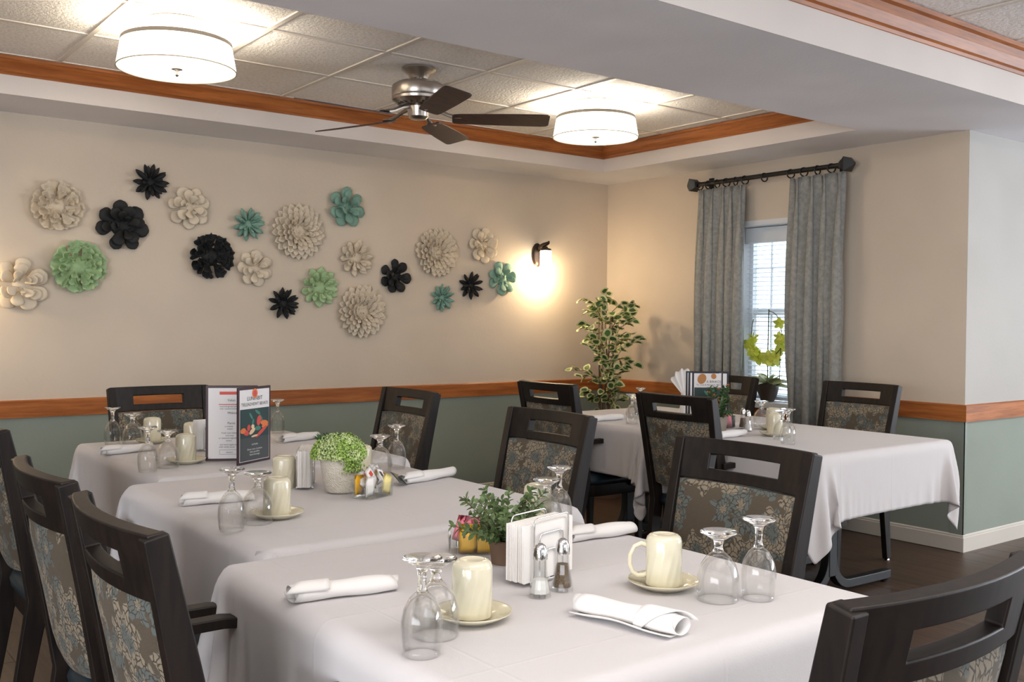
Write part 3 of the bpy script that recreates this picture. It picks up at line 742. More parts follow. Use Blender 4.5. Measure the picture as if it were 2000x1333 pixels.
def sim_cloth(hx, hy, L, z0, ox=0, oy=0, clampy=(None, None), seed=1, N=72, Ly=None):
    rs = np.random.RandomState(seed); Ly = Ly or L
    xs = np.linspace(-L/2, L/2, N)+ox; ys = np.linspace(-Ly/2, Ly/2, N)+oy
    P = np.zeros((N, N, 3)); P[..., 0] = xs[:, None]; P[..., 1] = ys[None, :]
    P[..., 2] = z0 + .001; V = np.zeros_like(P)
    dx, dy = L/(N-1), Ly/(N-1); dd = math.hypot(dx, dy)
    r_ = .009                            # rounding of the table edge
    def con(P, a, b, l, k):
        d = P[b]-P[a]; n = np.sqrt((d*d).sum(-1, keepdims=True))+1e-9
        c = d*(.5*k*(n-l)/n); P[a] += c; P[b] -= c
    S_ = slice
    C = []
    for st in (0, 1):
        C.append(((S_(st, N-1, 2), S_(None)), (S_(st+1, N, 2), S_(None)), dx, 1.0)); C.append(((S_(None), S_(st, N-1, 2)), (S_(None), S_(st+1, N, 2)), dy, 1.0))
        C.append(((S_(st, N-1, 2), S_(0, N-1)), (S_(st+1, N, 2), S_(1, N)), dd, .5)); C.append(((S_(st, N-1, 2), S_(1, N)), (S_(st+1, N, 2), S_(0, N-1)), dd, .5))
    B = []
    for st in range(4):
        a = np.arange(st, N-2, 4); B.append((a, 0)); B.append((a, 1))
    # keep slices of equal length
    def fix(c):
        (a, b, l, k) = c
        ia = [np.arange(N)[q] for q in a]; ib = [np.arange(N)[q] for q in b]
        m0 = min(len(ia[0]), len(ib[0])); m1 = min(len(ia[1]), len(ib[1]))
        return (np.ix_(ia[0][:m0], ia[1][:m1]), np.ix_(ib[0][:m0], ib[1][:m1]), l, k)
    C = [fix(c) for c in C]
    for a, ax in B:
        al = np.arange(N)
        C.append((np.ix_(a, al), np.ix_(a+2, al), 2*dx, .025) if ax == 0 else (np.ix_(al, a), np.ix_(al, a+2), 2*dy, .025))
    dt = 1/60.; noise = rs.randn(N, N, 3)
    for it in range(200):
        V[..., 2] -= 9.8*dt; V *= .965
        if it < 25: V += noise*.012*np.array([1, 1, .3])
        Q = P + V*dt
        for s_ in range(8):
            for c in C: con(Q, *c)
            # collision with the rounded slab
            qx = np.clip(Q[..., 0], -hx+r_, hx-r_); qy = np.clip(Q[..., 1], -hy+r_, hy-r_); qz = np.minimum(Q[..., 2], z0-r_)
            D = Q - np.stack([qx, qy, qz], -1); n = np.sqrt((D*D).sum(-1)); ins = (n < r_)
            inner = ins & (n < 1e-6)
            sc = np.where(ins & ~inner, r_/np.maximum(n, 1e-6), 1)[..., None]
            Q = np.stack([qx, qy, qz], -1) + D*sc
            Q[..., 2] = np.where(inner, z0, Q[..., 2])
            if clampy[0] is not None: Q[..., 1] = np.maximum(Q[..., 1], clampy[0])
            if clampy[1] is not None: Q[..., 1] = np.minimum(Q[..., 1], clampy[1])
            top = (Q[..., 2] > z0-.002) & (np.abs(Q[..., 0]) < hx-r_) & (np.abs(Q[..., 1]) < hy-r_)
            Q[..., :2] = np.where(top[..., None], P[..., :2], Q[..., :2])
        V = (Q-P)/dt; P = Q
    return P
def cloth(cx, cy, hx, hy, label, L=1.57, Ly=None, ox=0, oy=0, cl=(None, None), seed=1, group='white tablecloths'):
    P = sim_cloth(hx, hy, L, TZ, ox, oy, cl, seed, Ly=Ly); N = P.shape[0]
    me = bpy.data.meshes.new('tablecloth'); idx = np.arange(N*N).reshape(N, N)
    F = np.stack([idx[:-1, :-1], idx[1:, :-1], idx[1:, 1:], idx[:-1, 1:]], -1).reshape(-1, 4)
    me.from_pydata([tuple(p) for p in P.reshape(-1, 3)], [], [tuple(int(i) for i in q) for q in F]); me.materials.append(CLOTH); me.shade_smooth()
    o = bpy.data.objects.new('tablecloth', me); COL.objects.link(o); o.location = (cx, cy, 0)
    q = o.modifiers.new('d', 'SUBSURF'); q.levels = 1; q.render_levels = 1
    q = o.modifiers.new('s', 'SOLIDIFY'); q.thickness = .0016; q.offset = 1
    tag(o, label, 'tablecloth', group); return o
TB = [  # x0, x1, y0, y1
    (.815, 1.855, 1.135, 2.205, 'front table under a white cloth, nearest the camera', 'white tablecloth on the front table with the white napkin dispenser', {}, (None, .012)),
    (.955, 2.005, 2.245, 3.435, 'middle table of the long row under a white cloth', 'white tablecloth on the middle table with the lime green potted flowers', dict(Ly=1.69), (-.016, .016)),
    (1.10, 2.13, 3.475, 4.68, 'back table of the long row under a white cloth', 'white tablecloth on the back table with the standing menu', dict(Ly=1.70), (-.016, None)),
    (3.555, 4.655, 2.53, 3.60, 'front half of the table by the window, on a black curved base', 'white tablecloth hanging at the near end of the window table', {}, (None, .012)),
    (3.66, 4.80, 3.64, 4.70, 'back half of the table by the window', 'white tablecloth on the back half of the window table near the ficus', dict(L=1.60), (-.012, None))]
for i, (x0, x1, y0, y1, l1_, l2_, kw, cl_) in enumerate(TB):
    cx, cy, hx, hy = (x0+x1)/2, (y0+y1)/2, (x1-x0)/2, (y1-y0)/2
    table(cx, cy, hx, hy, l1_)
    c_ = (cl_[0] and -hy+cl_[0], cl_[1] and hy+cl_[1])
    cloth(cx, cy, hx, hy, l2_, seed=i+2, cl=c_, **kw)
Z = TZ+.0022      # top of the cloth

# ------------------------------------------------------------------ tableware prototypes
def goblet_meshes(o, i_, cut):
    bowl = MB().lathe(i_ + [p for p in o if p[1] <= cut], 36); stem = MB().lathe([(0, cut-.004)] + [p for p in o if p[1] >= cut], 36)
    return bowl.mesh('bowl', GLASS, True), stem.mesh('stem', STEMG, True)
GW = goblet_meshes([(.0405, 0), (.0425, .012), (.0435, .03), (.042, .05), (.035, .072), (.024, .088), (.012, .098), (.009, .104), (.0085, .112), (.012, .122), (.026, .131), (.037, .136), (.038, .138), (.036, .140), (0, .1385)],
    [(0, .092), (.010, .090), (.021, .084), (.0325, .070), (.0395, .050), (.041, .03), (.040, .012), (.0388, 0)], .098)
GT = goblet_meshes([(.0315, 0), (.034, .014), (.036, .035), (.0355, .058), (.031, .078), (.021, .096), (.011, .105), (.0078, .112), (.007, .125), (.0075, .14), (.012, .150), (.024, .157), (.033, .161), (.034, .163), (.032, .165), (0, .1635)],
    [(0, .100), (.009, .098), (.019, .091), (.0285, .077), (.0333, .058), (.0338, .035), (.032, .014), (.0298, 0)], .105)
def goblet(name, ms, x, y, z, label, group):
    t = thing(name, label, 'glass', (x, y, z), random.uniform(0, 6), group); me_obj('bowl', ms[0], t); me_obj('stem', ms[1], t); return t
def put(name, me, x, y, z, rz, label, cat, group):
    o = me_obj(name, me); o.location = (x, y, z); o.rotation_euler = (0, 0, rz); return tag(o, label, cat, group)
def wide(x, y, lab, z=Z): return goblet('water_goblet', GW, x, y, z, 'wide upturned clear goblet ' + lab, 'wide upturned goblets')
def tall(x, y, lab, z=Z): return goblet('wine_goblet', GT, x, y, z, 'narrow upturned clear goblet ' + lab, 'narrow upturned goblets')
mug0 = None
def mug(x, y, rz, lab, z=None, sauc=True):
    global mug0
    z = Z if z is None else z
    if sauc: put('saucer', SAU, x, y, z, 0, 'cream saucer ' + lab.replace('standing', 'holding the mug', 1) if 0 else 'cream saucer under the mug ' + lab, 'saucer', 'cream saucers'); z += .0085
    if mug0 is None:
        mug0 = thing('coffee_mug', '', 'mug')
        b = [(.0, .092), (.030, .092), (.0335, .086), (.0345, 0), (.0375, 0), (.0385, .003), (.038, .092), (.0355, .100), (.030, .105), (.024, .106), (.0215, .1035), (0, .103)]
        MB().lathe(b, 40).obj('mug_body', CREAMS, mug0, smooth=True, auto=50)
        hp = [(.036, 0, .082), (.048, 0, .086), (.062, 0, .080), (.071, 0, .062), (.0725, 0, .042), (.067, 0, .026), (.056, 0, .018), (.044, 0, .018), (.036, 0, .022)]
        MB().tube(hp, [.0062, .0055, .005, .0048, .0048, .005, .0052, .0055, .006], 10, sx=1.0).obj('handle', CREAM, mug0, smooth=True)
        o = mug0
        o.location = (x, y, z); o.rotation_euler = (0, 0, rz); o['label'] = 'upturned cream mug ' + lab; o['group'] = 'upturned cream mugs'
        return o
    return dup(mug0, (x, y, z), rz, 'upturned cream mug ' + lab, 'upturned cream mugs')
SAU = MB().lathe([(0, .004), (.040, .004), (.046, .0085), (.058, .012), (.0735, .0175), (.0755, .0190), (.0748, .0165), (.062, .0095), (.046, .0), (.035, .0), (.034, .001), (0, .0008)], 48).mesh('saucer', CREAM, True)
SAU.transform(Matrix.Identity(4))
def napkin(x0, y0, x1, y1, lab, seed=1, rr=.021, flap=True):
    """rolled napkin from (x0,y0), the open end, to (x1,y1)"""
    rn = random.Random(seed); a, b = Vector((x0, y0, 0)), Vector((x1, y1, 0)); L = (b-a).length; ang = math.atan2(y1-y0, x1-x0)
    t = thing('rolled_napkin', 'rolled white cloth napkin ' + lab, 'napkin', (x0, y0, Z), ang, 'rolled white napkins')
    nT, nU = 52, 16; ph = rn.uniform(0, 6)
    def fn(u_, s_):
        th = s_*2*PI*2.15; q = rr*(1-.30*(1-s_)) * (1+.09*math.sin(3*u_*PI+ph)) * (1-.18*abs(u_-.15)**2)
        th0 = -PI/2 + .35 + .25*math.sin(u_*4+ph)
        yy = q*math.cos(th0+th)*1.12; zz = q*math.sin(th0+th)*.88
        if s_ > .93: yy += (s_-.93)*.20; zz -= (s_-.93)*.06
        z = max(zz + rr*.90, .0012 + .0006*rn.random())
        xo = L*u_ + (.018*math.sin(th*.5+ph) * (1 if u_ > .9 else (-1 if u_ < .1 else 0)))*(.6)
        # slanted folded corner near the open end
        return (xo, yy, z)
    MB().grid(fn, nU, nT).obj('napkin_roll', NAP, t, smooth=True, solid=.0018, merge=False)
    if flap:
        # the corner of the cloth wrapped diagonally round the roll near its open end
        def fl(u_, s_):
            w_ = 1-.85*s_; th = PI*.93 - s_*PI*1.15; q = rr*1.0+.0022+.0015*math.sin(s_*9)
            cx_ = L*(.10+.34*s_*.7)
            return (cx_ + (u_-.5)*L*.42*w_, q*math.cos(th)*1.14, max(q*math.sin(th)*.9+rr*.92, .0035))
        MB().grid(fl, 6, 14).obj('napkin_flap', NAP, t, smooth=True, solid=.0016, merge=False)
    return t
# front table
napkin(.838, 1.812, 1.045, 1.772, 'at the left edge of the front table', 1)
tall(.882, 1.405, 'nearest the camera, on the front table'); wide(.955, 1.475, 'just behind the nearest narrow goblet')
mug(1.061, 1.514, rad(60), 'standing beside the nearest goblets')
napkin(1.305, 1.215, 1.255, 1.43, 'nearest the camera at the right of the front table', 2, .023)
mug(1.519, 1.462, rad(143), 'with its handle showing at the right of the front table')
wide(1.545, 1.335, 'right of the mug with the visible handle'); tall(1.618, 1.292, 'at the right edge of the front table')
mug(1.70, 2.115, rad(60), 'behind the eucalyptus'); tall(1.735, 2.065, 'back one behind the eucalyptus'); wide(1.675, 2.045, 'front one behind the eucalyptus')
napkin(1.64, 1.905, 1.835, 1.885, 'by the big chair behind the front table', 3)
# middle table
napkin(1.005, 2.935, 1.20, 2.905, 'at the left edge of the middle table', 4)
tall(.99, 2.525, 'at the left of the middle table'); wide(1.085, 2.58, 'beside the mug at the left of the middle table')
mug(1.16, 2.62, rad(62), 'at the left of the middle table')
mug(1.385, 3.072, rad(50), 'left of the lime flower pot', sauc=False)
mug(1.70, 3.12, rad(40), 'right of the lime flower pot')
wide(1.80, 3.16, 'right of the lime flower pot, front one'); tall(1.91, 3.23, 'right of the lime flower pot, back one')
napkin(1.74, 2.895, 1.975, 2.955, 'right of the sugar packet basket', 5)
# back table
napkin(1.10, 4.19, 1.31, 4.235, 'at the left edge of the back table', 6)
tall(1.12, 3.665, 'front left of the back table'); wide(1.215, 3.735, 'front left of the back table, beside the mug')
mug(1.306, 3.80, rad(70), 'front left of the back table')
tall(1.235, 4.54, 'farthest left on the back table'); wide(1.30, 4.47, 'second farthest left on the back table')
mug(1.395, 4.50, rad(60), 'in front of the chair at the far end'); mug(1.50, 4.28, rad(70), 'left of the small shrub on the back table', sauc=False)
tall(2.02, 4.56, 'right behind the menu on the back table')
napkin(1.875, 4.18, 2.075, 4.245, 'right of the menu on the back table', 7)
# window table
napkin(3.69, 4.12, 3.93, 4.13, 'by the ficus end of the window table', 8, flap=False)
napkin(3.69, 3.19, 3.88, 3.205, 'in front of the menu on the window table', 9, flap=False)
wide(4.315, 3.44, 'left one of the three at the right of the window table'); wide(3.915, 2.995, 'middle of the three at the right of the window table'); tall(3.80, 2.875, 'nearest one on the window table')
mug(4.25, 3.31, rad(40), 'farther of two on the window table'); mug(4.02, 3.12, rad(50), 'nearer of two on the window table')
tall(3.82, 3.93, 'behind the middle armchair'); wide(4.05, 4.14, 'at the ficus end of the window table'); tall(4.22, 4.27, 'with its foot showing over the middle armchair')

# ------------------------------------------------------------------ napkin dispensers
def wire_loop(w_, h_, y, z0=.006, rc=.012):
    pts = [(-w_/2, y, z0)]
    for i in range(5): a = PI - PI/2*i/4; pts.append((-w_/2+rc+rc*math.cos(a), y, h_-rc+rc*math.sin(a)))
    for i in range(5): a = PI/2 - PI/2*i/4; pts.append((w_/2-rc+rc*math.cos(a), y, h_-rc+rc*math.sin(a)))
    pts.append((w_/2, y, z0)); return pts
def dispenser(x, y, rz, label, slabel, W_=.122, H_=.142, D=.062, full=True):
    t = thing('napkin_holder', label, 'napkin holder', (x, y, Z), rz)
    wr = .0019
    for s in (-1, 1):
        for kx, (fw, fh) in enumerate(((1, 1), (.68, .76), (.36, .5))):
            MB().tube(wire_loop(W_*fw, H_*fh, s*D/2), wr, 8).obj('wire_hoop', CHROME, t, smooth=True)
    m = MB()
    for z in (.006,):
        m.tube([(-W_/2, -D/2, z), (W_/2, -D/2, z), (W_/2, D/2, z), (-W_/2, D/2, z)], wr, 8, closed=True)
    for xx in (-.04, 0, .04): m.tube([(xx, -D/2, .006), (xx, D/2, .006)], wr, 6)
    m.obj('wire_base', CHROME, t, smooth=True)
    for sx in (-1, 1):
        for sy in (-1, 1): MB().lathe([(0, 0), (.004, .001), (.005, .004), (.004, .008), (0, .009)], 10, (sx*W_/2, sy*D/2, 0)).obj('foot', CHROME, t, smooth=True)
    if full:
        st = thing('napkin_stack', slabel, 'napkins', (x, y, Z+.009), rz)
        nl = 20; sheet = MB().box(-.086, .086, 0, (D-.008)/nl*.86, 0, .122).mesh('paper_napkin', PAPER)
        for i in range(nl):
            o = me_obj('paper_napkin', sheet, st); o.location = (random.uniform(-.004, .004), -D/2+.004+(D-.008)*i/nl, 0); o.scale.z = random.uniform(.98, 1.0)
    return t
ang = math.atan2(1.663-1.619, 1.419-1.236)
dispenser(1.352, 1.672, ang, 'chrome wire napkin holder on the front table behind the shakers', 'stack of white paper napkins in the holder on the front table')
dispenser(1.455, 3.055, rad(60), 'chrome wire napkin holder left of the lime flower pot', 'stack of paper napkins behind the lime flower pot', .11, .125, .05)
dispenser(1.545, 4.13, rad(5), 'chrome wire napkin holder behind the menu on the back table', 'stack of paper napkins beside the small shrub', .11, .115, .05)

# ------------------------------------------------------------------ salt and pepper
def shaker(x, y, fill, matf, label, z=Z, clear=True):
    t = thing('shaker', label, 'shaker', (x, y, z), random.uniform(0, 1), 'glass salt and pepper shakers')
    n = 10
    def oct(rr, zz): return [(rr*math.cos(2*PI*i/n), rr*math.sin(2*PI*i/n), zz) for i in range(n)]
    pr = [(.0225, 0), (.0235, .004), (.0215, .018), (.0175, .036), (.0150, .056), (.0138, .078)]
    inn = [(.0120, .078), (.0130, .056), (.0155, .036), (.0192, .018), (.0195, .008)]
    MB().rings([oct(*p) for p in pr+inn]).obj('glass_body', GLASS, t)
    ip = [(.0190, .009), (.0188, .018), (.0152, .036), (.0127, .056), (.0118, .076)]
    pts = [p for p in ip if p[1] <= fill]; MB().rings([oct(*p) for p in pts]).obj('filling', matf, t)
    MB().lathe([(0, .077), (.0152, .077), (.0152, .088), (.0140, .092), (.0135, .098), (.0100, .106), (.004, .110), (0, .1105)], 20).obj('shaker_cap', CHROME, t, smooth=True, auto=40)
    return t
shaker(1.262, 1.560, .037, SALT, 'glass salt shaker with chrome cap before the napkin holder')
shaker(1.330, 1.570, .057, PEPPER, 'glass pepper shaker, brown filled, before the napkin holder')
shaker(4.150, 3.43, .057, PEPPER, 'left glass shaker beside the pink packets on the window table')
shaker(4.075, 3.335, .037, SALT, 'right glass shaker beside the pink packets on the window table')

# ------------------------------------------------------------------ packet caddies
def packet_mesh(mats, w_=.045, h_=.062):
    m = MB()
    def fn(a, b): return ((a-.5)*w_, .0022*math.sin(PI*a)*math.sin(PI*b), b*h_)
    def fn2(a, b): return ((a-.5)*w_, -.0022*math.sin(PI*a)*math.sin(PI*b), b*h_)
    m.grid(fn, 4, 4); m.grid(fn2, 4, 4); return m.mesh('packet', mats, True)
PKM = {n_: packet_mesh(mm) for n_, mm in (('pink', PINK), ('yellow', YEL), ('white', PAPER), ('pale yellow', PALEY), ('dark', DGREY))}
def packet(x, y, z, rx, rz, colr, label, group, marks=None):
    t = me_obj('sugar_packet', PKM[colr]); t.location = (x, y, z); t.rotation_euler = (rx[0], rx[1], rz); tag(t, label, 'packet', group)
    if marks:
        for (a, b, w_, h_, mm) in marks:
            mk = MB().box(a-w_/2, a+w_/2, -.0035, -.0023, b-h_/2, b+h_/2).obj('print', mm, t)
    return t
def caddy(x, y, rz, label, D=.075, W_=.098, H_=.047):
    t = thing('packet_caddy', label, 'caddy', (x, y, Z), rz)
    w_ = .0022; n = 4
    def rr(hx, hy, z, c=.012):
        R = []
        for (sx, sy, a0) in ((1, 1, 0), (-1, 1, 90), (-1, -1, 180), (1, -1, 270)):
            for i in range(4):
                a = rad(a0+30*i); R.append((sx*(hx-c)+c*math.cos(a), sy*(hy-c)+c*math.sin(a), z))
        return R
    MB().rings([rr(W_/2-.006, D/2-.006, 0), rr(W_/2, D/2, H_), rr(W_/2-w_, D/2-w_, H_), rr(W_/2-.006-w_, D/2-.006-w_, .003)]).obj('caddy_tray', PLASTIC, t)
    m = MB()
    nb = 16
    for i in range(nb):
        xx = (-.5+(i+.5)/nb)*(W_-.03)
        for s in (-1, 1): m.box(xx-.001, xx+.001, s*(D/2-.004)-.001, s*(D/2-.004)+.001, .002, H_-.01, None)
    nb = 11
    for i in range(nb):
        yy = (-.5+(i+.5)/nb)*(D-.03)
        for s in (-1, 1): m.box(s*(W_/2-.004)-.001, s*(W_/2-.004)+.001, yy-.001, yy+.001, .002, H_-.01, None)
    m.box(-W_/2+.006, W_/2-.006, -.001, .001, .003, H_*.85)
    m.obj('rib', PLASTIC, t)['kind'] = 'stuff'
    return t
def fill(cx, cy, rz, rows, group):
    c, s = math.cos(rz), math.sin(rz)
    for (lx, ly, z, tx, ty, dz, colr, lab, marks) in rows:
        packet(cx+c*lx-s*ly, cy+s*lx+c*ly, Z+z, (tx, ty), rz+dz, colr, lab, group, marks)
r1_ = rad(-38)
caddy(1.375, 1.965, r1_, 'clear ribbed plastic packet caddy with pink and yellow packets on the front table', .085, .115)
DK = DGREY
rows = []
for i in range(7):
    ly = -.012+.006*i-.022
    for sx, L_ in ((-.001, 'left'), (.036, 'right')):
        rows.append((sx-.006, ly, .004+.001*(i % 2), rad(-4), 0, random.uniform(-.05, .05), 'yellow' if i < 6 else 'white', 'yellow sweetener packet in the caddy on the front table' if i < 6 else 'white packet behind the yellow ones on the front table', [(-.010, .040, .006, .009, DK), (.006, .040, .006, .009, DK)] if i == 0 else None))
for i in range(6):
    rows.append((-.03+.012*i, .022+.003*(i % 2), .018, rad(-12+5*i), rad(random.uniform(-20, 20)), random.uniform(-.4, .4), 'pink', 'pink sweetener packet in the caddy on the front table', None))
fill(1.375, 1.965, r1_, rows, 'packets in the front table caddy')
r2_ = rad(24)
caddy(1.545, 2.755, r2_, 'clear ribbed plastic caddy with a jumble of packets beside the lime flower pot', .085, .135)
rows = [(.026, -.030, .034, rad(-40), rad(16), .1, 'white', 'large white packet with red print lying on top of the caddy jumble', [(-.010, .034, .012, .016, DK), (.012, .030, .004, .026, RED), (.018, .030, .003, .022, RED)]),
        (.000, -.010, .034, rad(-24), rad(-26), .3, 'white', 'white packet with a red spot leaning in the caddy', [(0, .040, .016, .016, RED)]),
        (-.014, .004, .026, rad(-25), rad(24), -.3, 'pale yellow', 'pale yellow packet in the middle caddy, leaning left', None),
        (.016, -.033, .004, rad(-6), rad(22), 0, 'pale yellow', 'pale yellow packet low behind the caddy front', None),
        (-.036, .012, .024, rad(-28), rad(34), -.2, 'white', 'white packet with pink print at the left of the caddy jumble', [(0, .046, .02, .010, PINK), (.004, .03, .014, .006, PINK)]),
        (.046, .010, .028, rad(-16), rad(-10), .2, 'white', 'white packet with a red mark at the right rear of the caddy', [(.004, .045, .010, .012, RED)]),
        (.022, .014, .030, rad(-10), rad(8), .1, 'white', 'plain white packet at the back of the caddy jumble', None),
        (-.050, .020, .004, rad(-5), rad(4), 0, 'yellow', 'yellow packet standing in the left bay of the middle caddy', None),
        (-.046, -.018, .002, rad(2), rad(-3), 0, 'white', 'white packet standing in the left bay of the middle caddy', None)]
rows = [(a_, b_-.004, c_+.008, *d_) for a_, b_, c_, *d_ in rows]
fill(1.545, 2.755, r2_, rows, 'packets in the middle table caddy')
packet(1.722, 2.865, Z+.010, (rad(-60), rad(20)), .3, 'dark', 'dark square packet leaning on the rolled napkin of the middle table', 'packets in the middle table caddy')
caddy(4.10, 3.50, rad(-20), 'clear packet caddy with pink packets before the menu on the window table', .06, .09)
rows = [(-.024+.008*i, -.012+.004*(i % 3), .006+.004*(i % 2), rad(-5), rad(random.uniform(-8, 8)), random.uniform(-.2, .2), 'pink', 'pink sweetener packet in the caddy on the window table', None) for i in range(5)]
rows += [(.030, .0, .004, 0, 0, 0, 'dark', 'dark packet beside the pink ones on the window table', None)]
fill(4.10, 3.50, rad(-20), rows, 'packets in the window table caddy')

# ------------------------------------------------------------------ menus
MAR = mat('maroon_cover_edge', lin(52, 22, 28), .4); PGE = mat('menu_page', lin(226, 222, 222), .5); PHO = mat('menu_photo_dark', lin(40, 62, 62), .35)
NAVY = mat('dark_menu_edge', lin(26, 28, 40), .4)
SLATE = mat('menu_photo_slate', lin(66, 72, 74), .35); VG = mat('print_green', lin(60, 128, 108), .5); VR = mat('print_red', lin(206, 74, 66), .5)
VO = mat('print_orange', lin(222, 120, 60), .5); VW = mat('print_cream', lin(226, 196, 160), .5); INK = mat('print_ink', lin(50, 48, 52), .5); WINK = mat('print_white', lin(225, 225, 225), .5)
CK = mat('print_brown', lin(176, 120, 66), .5)
def text(s_, size, x, z, y, par, mt, al='CENTER', sx=1):
    cu = bpy.data.curves.new('lettering', 'FONT'); cu.body = s_; cu.size = size; cu.align_x = al; cu.resolution_u = 2
    o = bpy.data.objects.new('tmp', cu); COL.objects.link(o)
    me = bpy.data.meshes.new_from_object(o.evaluated_get(bpy.context.evaluated_depsgraph_get())); bpy.data.objects.remove(o)
    me.transform(Matrix.Translation((x, y, z)) @ Matrix.Rotation(PI/2, 4, 'X') @ Matrix.Diagonal((sx, 1, 1, 1)))
    me.materials.clear(); me.materials.append(mt)
    p = me_obj('lettering', me, par); return p
def ell(m, cx, cz, a, b, rot, y, n=14):
    m.poly([(cx+a*math.cos(t_)*math.cos(rot)-b*math.sin(t_)*math.sin(rot), y, cz+a*math.cos(t_)*math.sin(rot)+b*math.sin(t_)*math.cos(rot)) for t_ in [2*PI*i/n for i in range(n)]], .0002, (0, -1, 0))
def leaf_panel(t, W_, H_, mtx, edge, name='menu_panel'):
    p = MB().box(0, W_, -.003, .003, 0, H_).obj(name, edge, t, bevel=.001); p.matrix_local = mtx; return p
def cover(p, W_, H_, logo2=False):
    MB().box(.010, W_-.010, -.0036, -.0030, .010, H_-.010).obj('cover_page', PGE, p)
    MB().box(.012, W_-.012, -.0040, -.0035, .012, H_*.715).obj('cover_photo', SLATE, p)
    MB().box(.012, W_-.012, -.0043, -.0039, H_*.34, H_*.715).obj('cover_photo', PHO, p)
    y = -.0046; m = MB(); c = W_/2
    for (mi, cx, cz, a, b, ro) in ((0, .38, .62, .08, .018, -.9), (0, .62, .66, .09, .02, -.5), (0, .74, .58, .07, .02, -.9), (0, .45, .54, .06, .02, 1.2), (0, .62, .45, .09, .03, 0),
                                   (1, .66, .55, .10, .045, 1.3), (2, .86, .51, .12, .035, -.1), (2, .88, .47, .10, .03, .1), (1, .75, .40, .20, .025, .5), (1, .30, .47, .06, .035, 1.4), (3, .42, .42, .10, .030, .5), (3, .44, .48, .05, .028, 0),
                                   (1, .20, .41, .09, .035, -.3), (2, .10, .44, .08, .035, .2), (3, .50, .355, .10, .013, .1)):
        m.mi = mi; ell(m, cx*(W_-.03)+.012, cz*H_, a*W_, b*H_*1.0, ro, y); y -= .00005
    m.obj('cover_picture', [VG, VR, VO, VW], p, merge=False)
    return p
def menu1():
    t = thing('menu', 'standing maroon-edged menu with vegetable photo cover on the back table', 'menu', (1.44, 3.62, Z))
    W_, H_ = .152, .297
    # front leaf: from the fold (1.44, 3.62) to (1.642, 3.737)? width fixed by the real leaf
    a = math.atan2(3.737-3.618, 1.642-1.439)
    W_ = .205
    p = cover(leaf_panel(t, W_, H_, Matrix.Rotation(a, 4, 'Z'), MAR), W_, H_)
    m = MB(); ell(m, W_*.5, H_*.915, .017, .0185, 0, -.0045, 20); m.obj('cover_emblem', VO, p)
    m = MB(); ell(m, W_*.5, H_*.912, .011, .012, 0, -.0049, 16); m.obj('cover_emblem', VR, p)
    text('LUNINBIT', .022, W_/2, H_*.825, -.0042, p, INK, sx=1.0); text('TIELEADVEWT BEVATI', .0175, W_/2, H_*.755, -.0042, p, INK, sx=.95)
    text('AUTUMN', .009, W_/2, H_*.235, -.0046, p, WINK)
    text('Dinner menu. Luncheon', .0095, W_/2, H_*.175, -.0046, p, WINK); text('Daily specialties', .0095, W_/2, H_*.14, -.0046, p, WINK); text('Sweet beverages', .0095, W_/2, H_*.105, -.0046, p, WINK)
    # rear leaf
    b = math.atan2(3.841-3.62, 1.433-1.44); 
    q = MB().box(-.128, .07, -.003, .003, 0, H_).obj('menu_panel', MAR, t, bevel=.001); q.matrix_local = Matrix.Translation((-.005, .04, .008)) @ Matrix.Rotation(rad(-35), 4, 'Z') @ Matrix.Identity(4)
    q.matrix_local = Matrix.Translation((.055, .115, .002)) @ Matrix.Rotation(rad(-28), 4, 'Z')
    MB().box(-.118, .06, -.0036, -.0030, .010, H_-.010).obj('inner_page', PGE, q)
    MB().box(-.075, .01, -.0042, -.0035, H_-.036, H_-.024).obj('heading_band', VR, q); MB().box(-.078, .02, -.0042, -.0035, H_-.076, H_-.073).obj('heading_rule', VR, q)
    for s_, z in (('Velun', .235), ('Mhkini', .185), ('Parini', .145)): text(s_, .013, -.045, z, -.0042, q, INK, 'LEFT')
    for s_, z, x in (('seasonal garden plate', .212, -.075), ('with roasted herbs', .203, -.075), ('a creamy', .134, -.055), ('butter', .124, -.045), ('Fresh oven baked bread', .108, -.068), ('and soup', .098, -.052), ('or steamed vegetables', .088, -.078), ('lemon', .078, -.05), ('and warm apple pie', .062, -.074), ('with vanilla sauce', .053, -.077)):
        text(s_, .0085, x, z, -.0042, q, INK, 'LEFT')
    m = MB(); 
    for (x0, x1, z0, z1) in ((-.075, .005, .044, .0448), (-.075, .005, .026, .0268), (-.075, -.0742, .026, .044)): m.box(x0, x1, -.0042, -.0036, z0, z1)
    m.obj('print_box', INK, q); text('dessert', .0085, -.05, .032, -.0042, q, INK, 'LEFT')
menu1()
def menu2():
    t = thing('menu', 'standing dark-edged menu with brown emblems and vegetable photo on the window table', 'menu', (3.98, 3.60, Z))
    W_, H_ = .195, .30; a = math.radians(-37)
    p = cover(leaf_panel(t, W_, H_, Matrix.Translation((-.02, .02, 0)) @ Matrix.Rotation(a, 4, 'Z'), NAVY), W_, H_)
    m = MB(); ell(m, .052, H_*.87, .023, .028, -.4, -.0045, 20); ell(m, .115, H_*.915, .014, .015, .4, -.0045, 18); m.obj('cover_emblem', CK, p)
    text('A BIRIKOJ', .018, .115, H_*.80, -.0042, p, INK); text('To. Cure & Allotment. 4JE31318', .0125, W_/2, H_*.75, -.0042, p, INK, sx=.9)
    for i, (dx, dy, an) in enumerate(((-.035, .03, -30), (-.03, .055, -44))):
        q = leaf_panel(t, W_, H_, Matrix.Translation((dx, dy, 0)) @ Matrix.Rotation(rad(an), 4, 'Z'), NAVY)
        MB().box(.008, W_-.008, -.0036, -.0030, .008, H_-.008).obj('inner_page', PGE, q)
menu2()

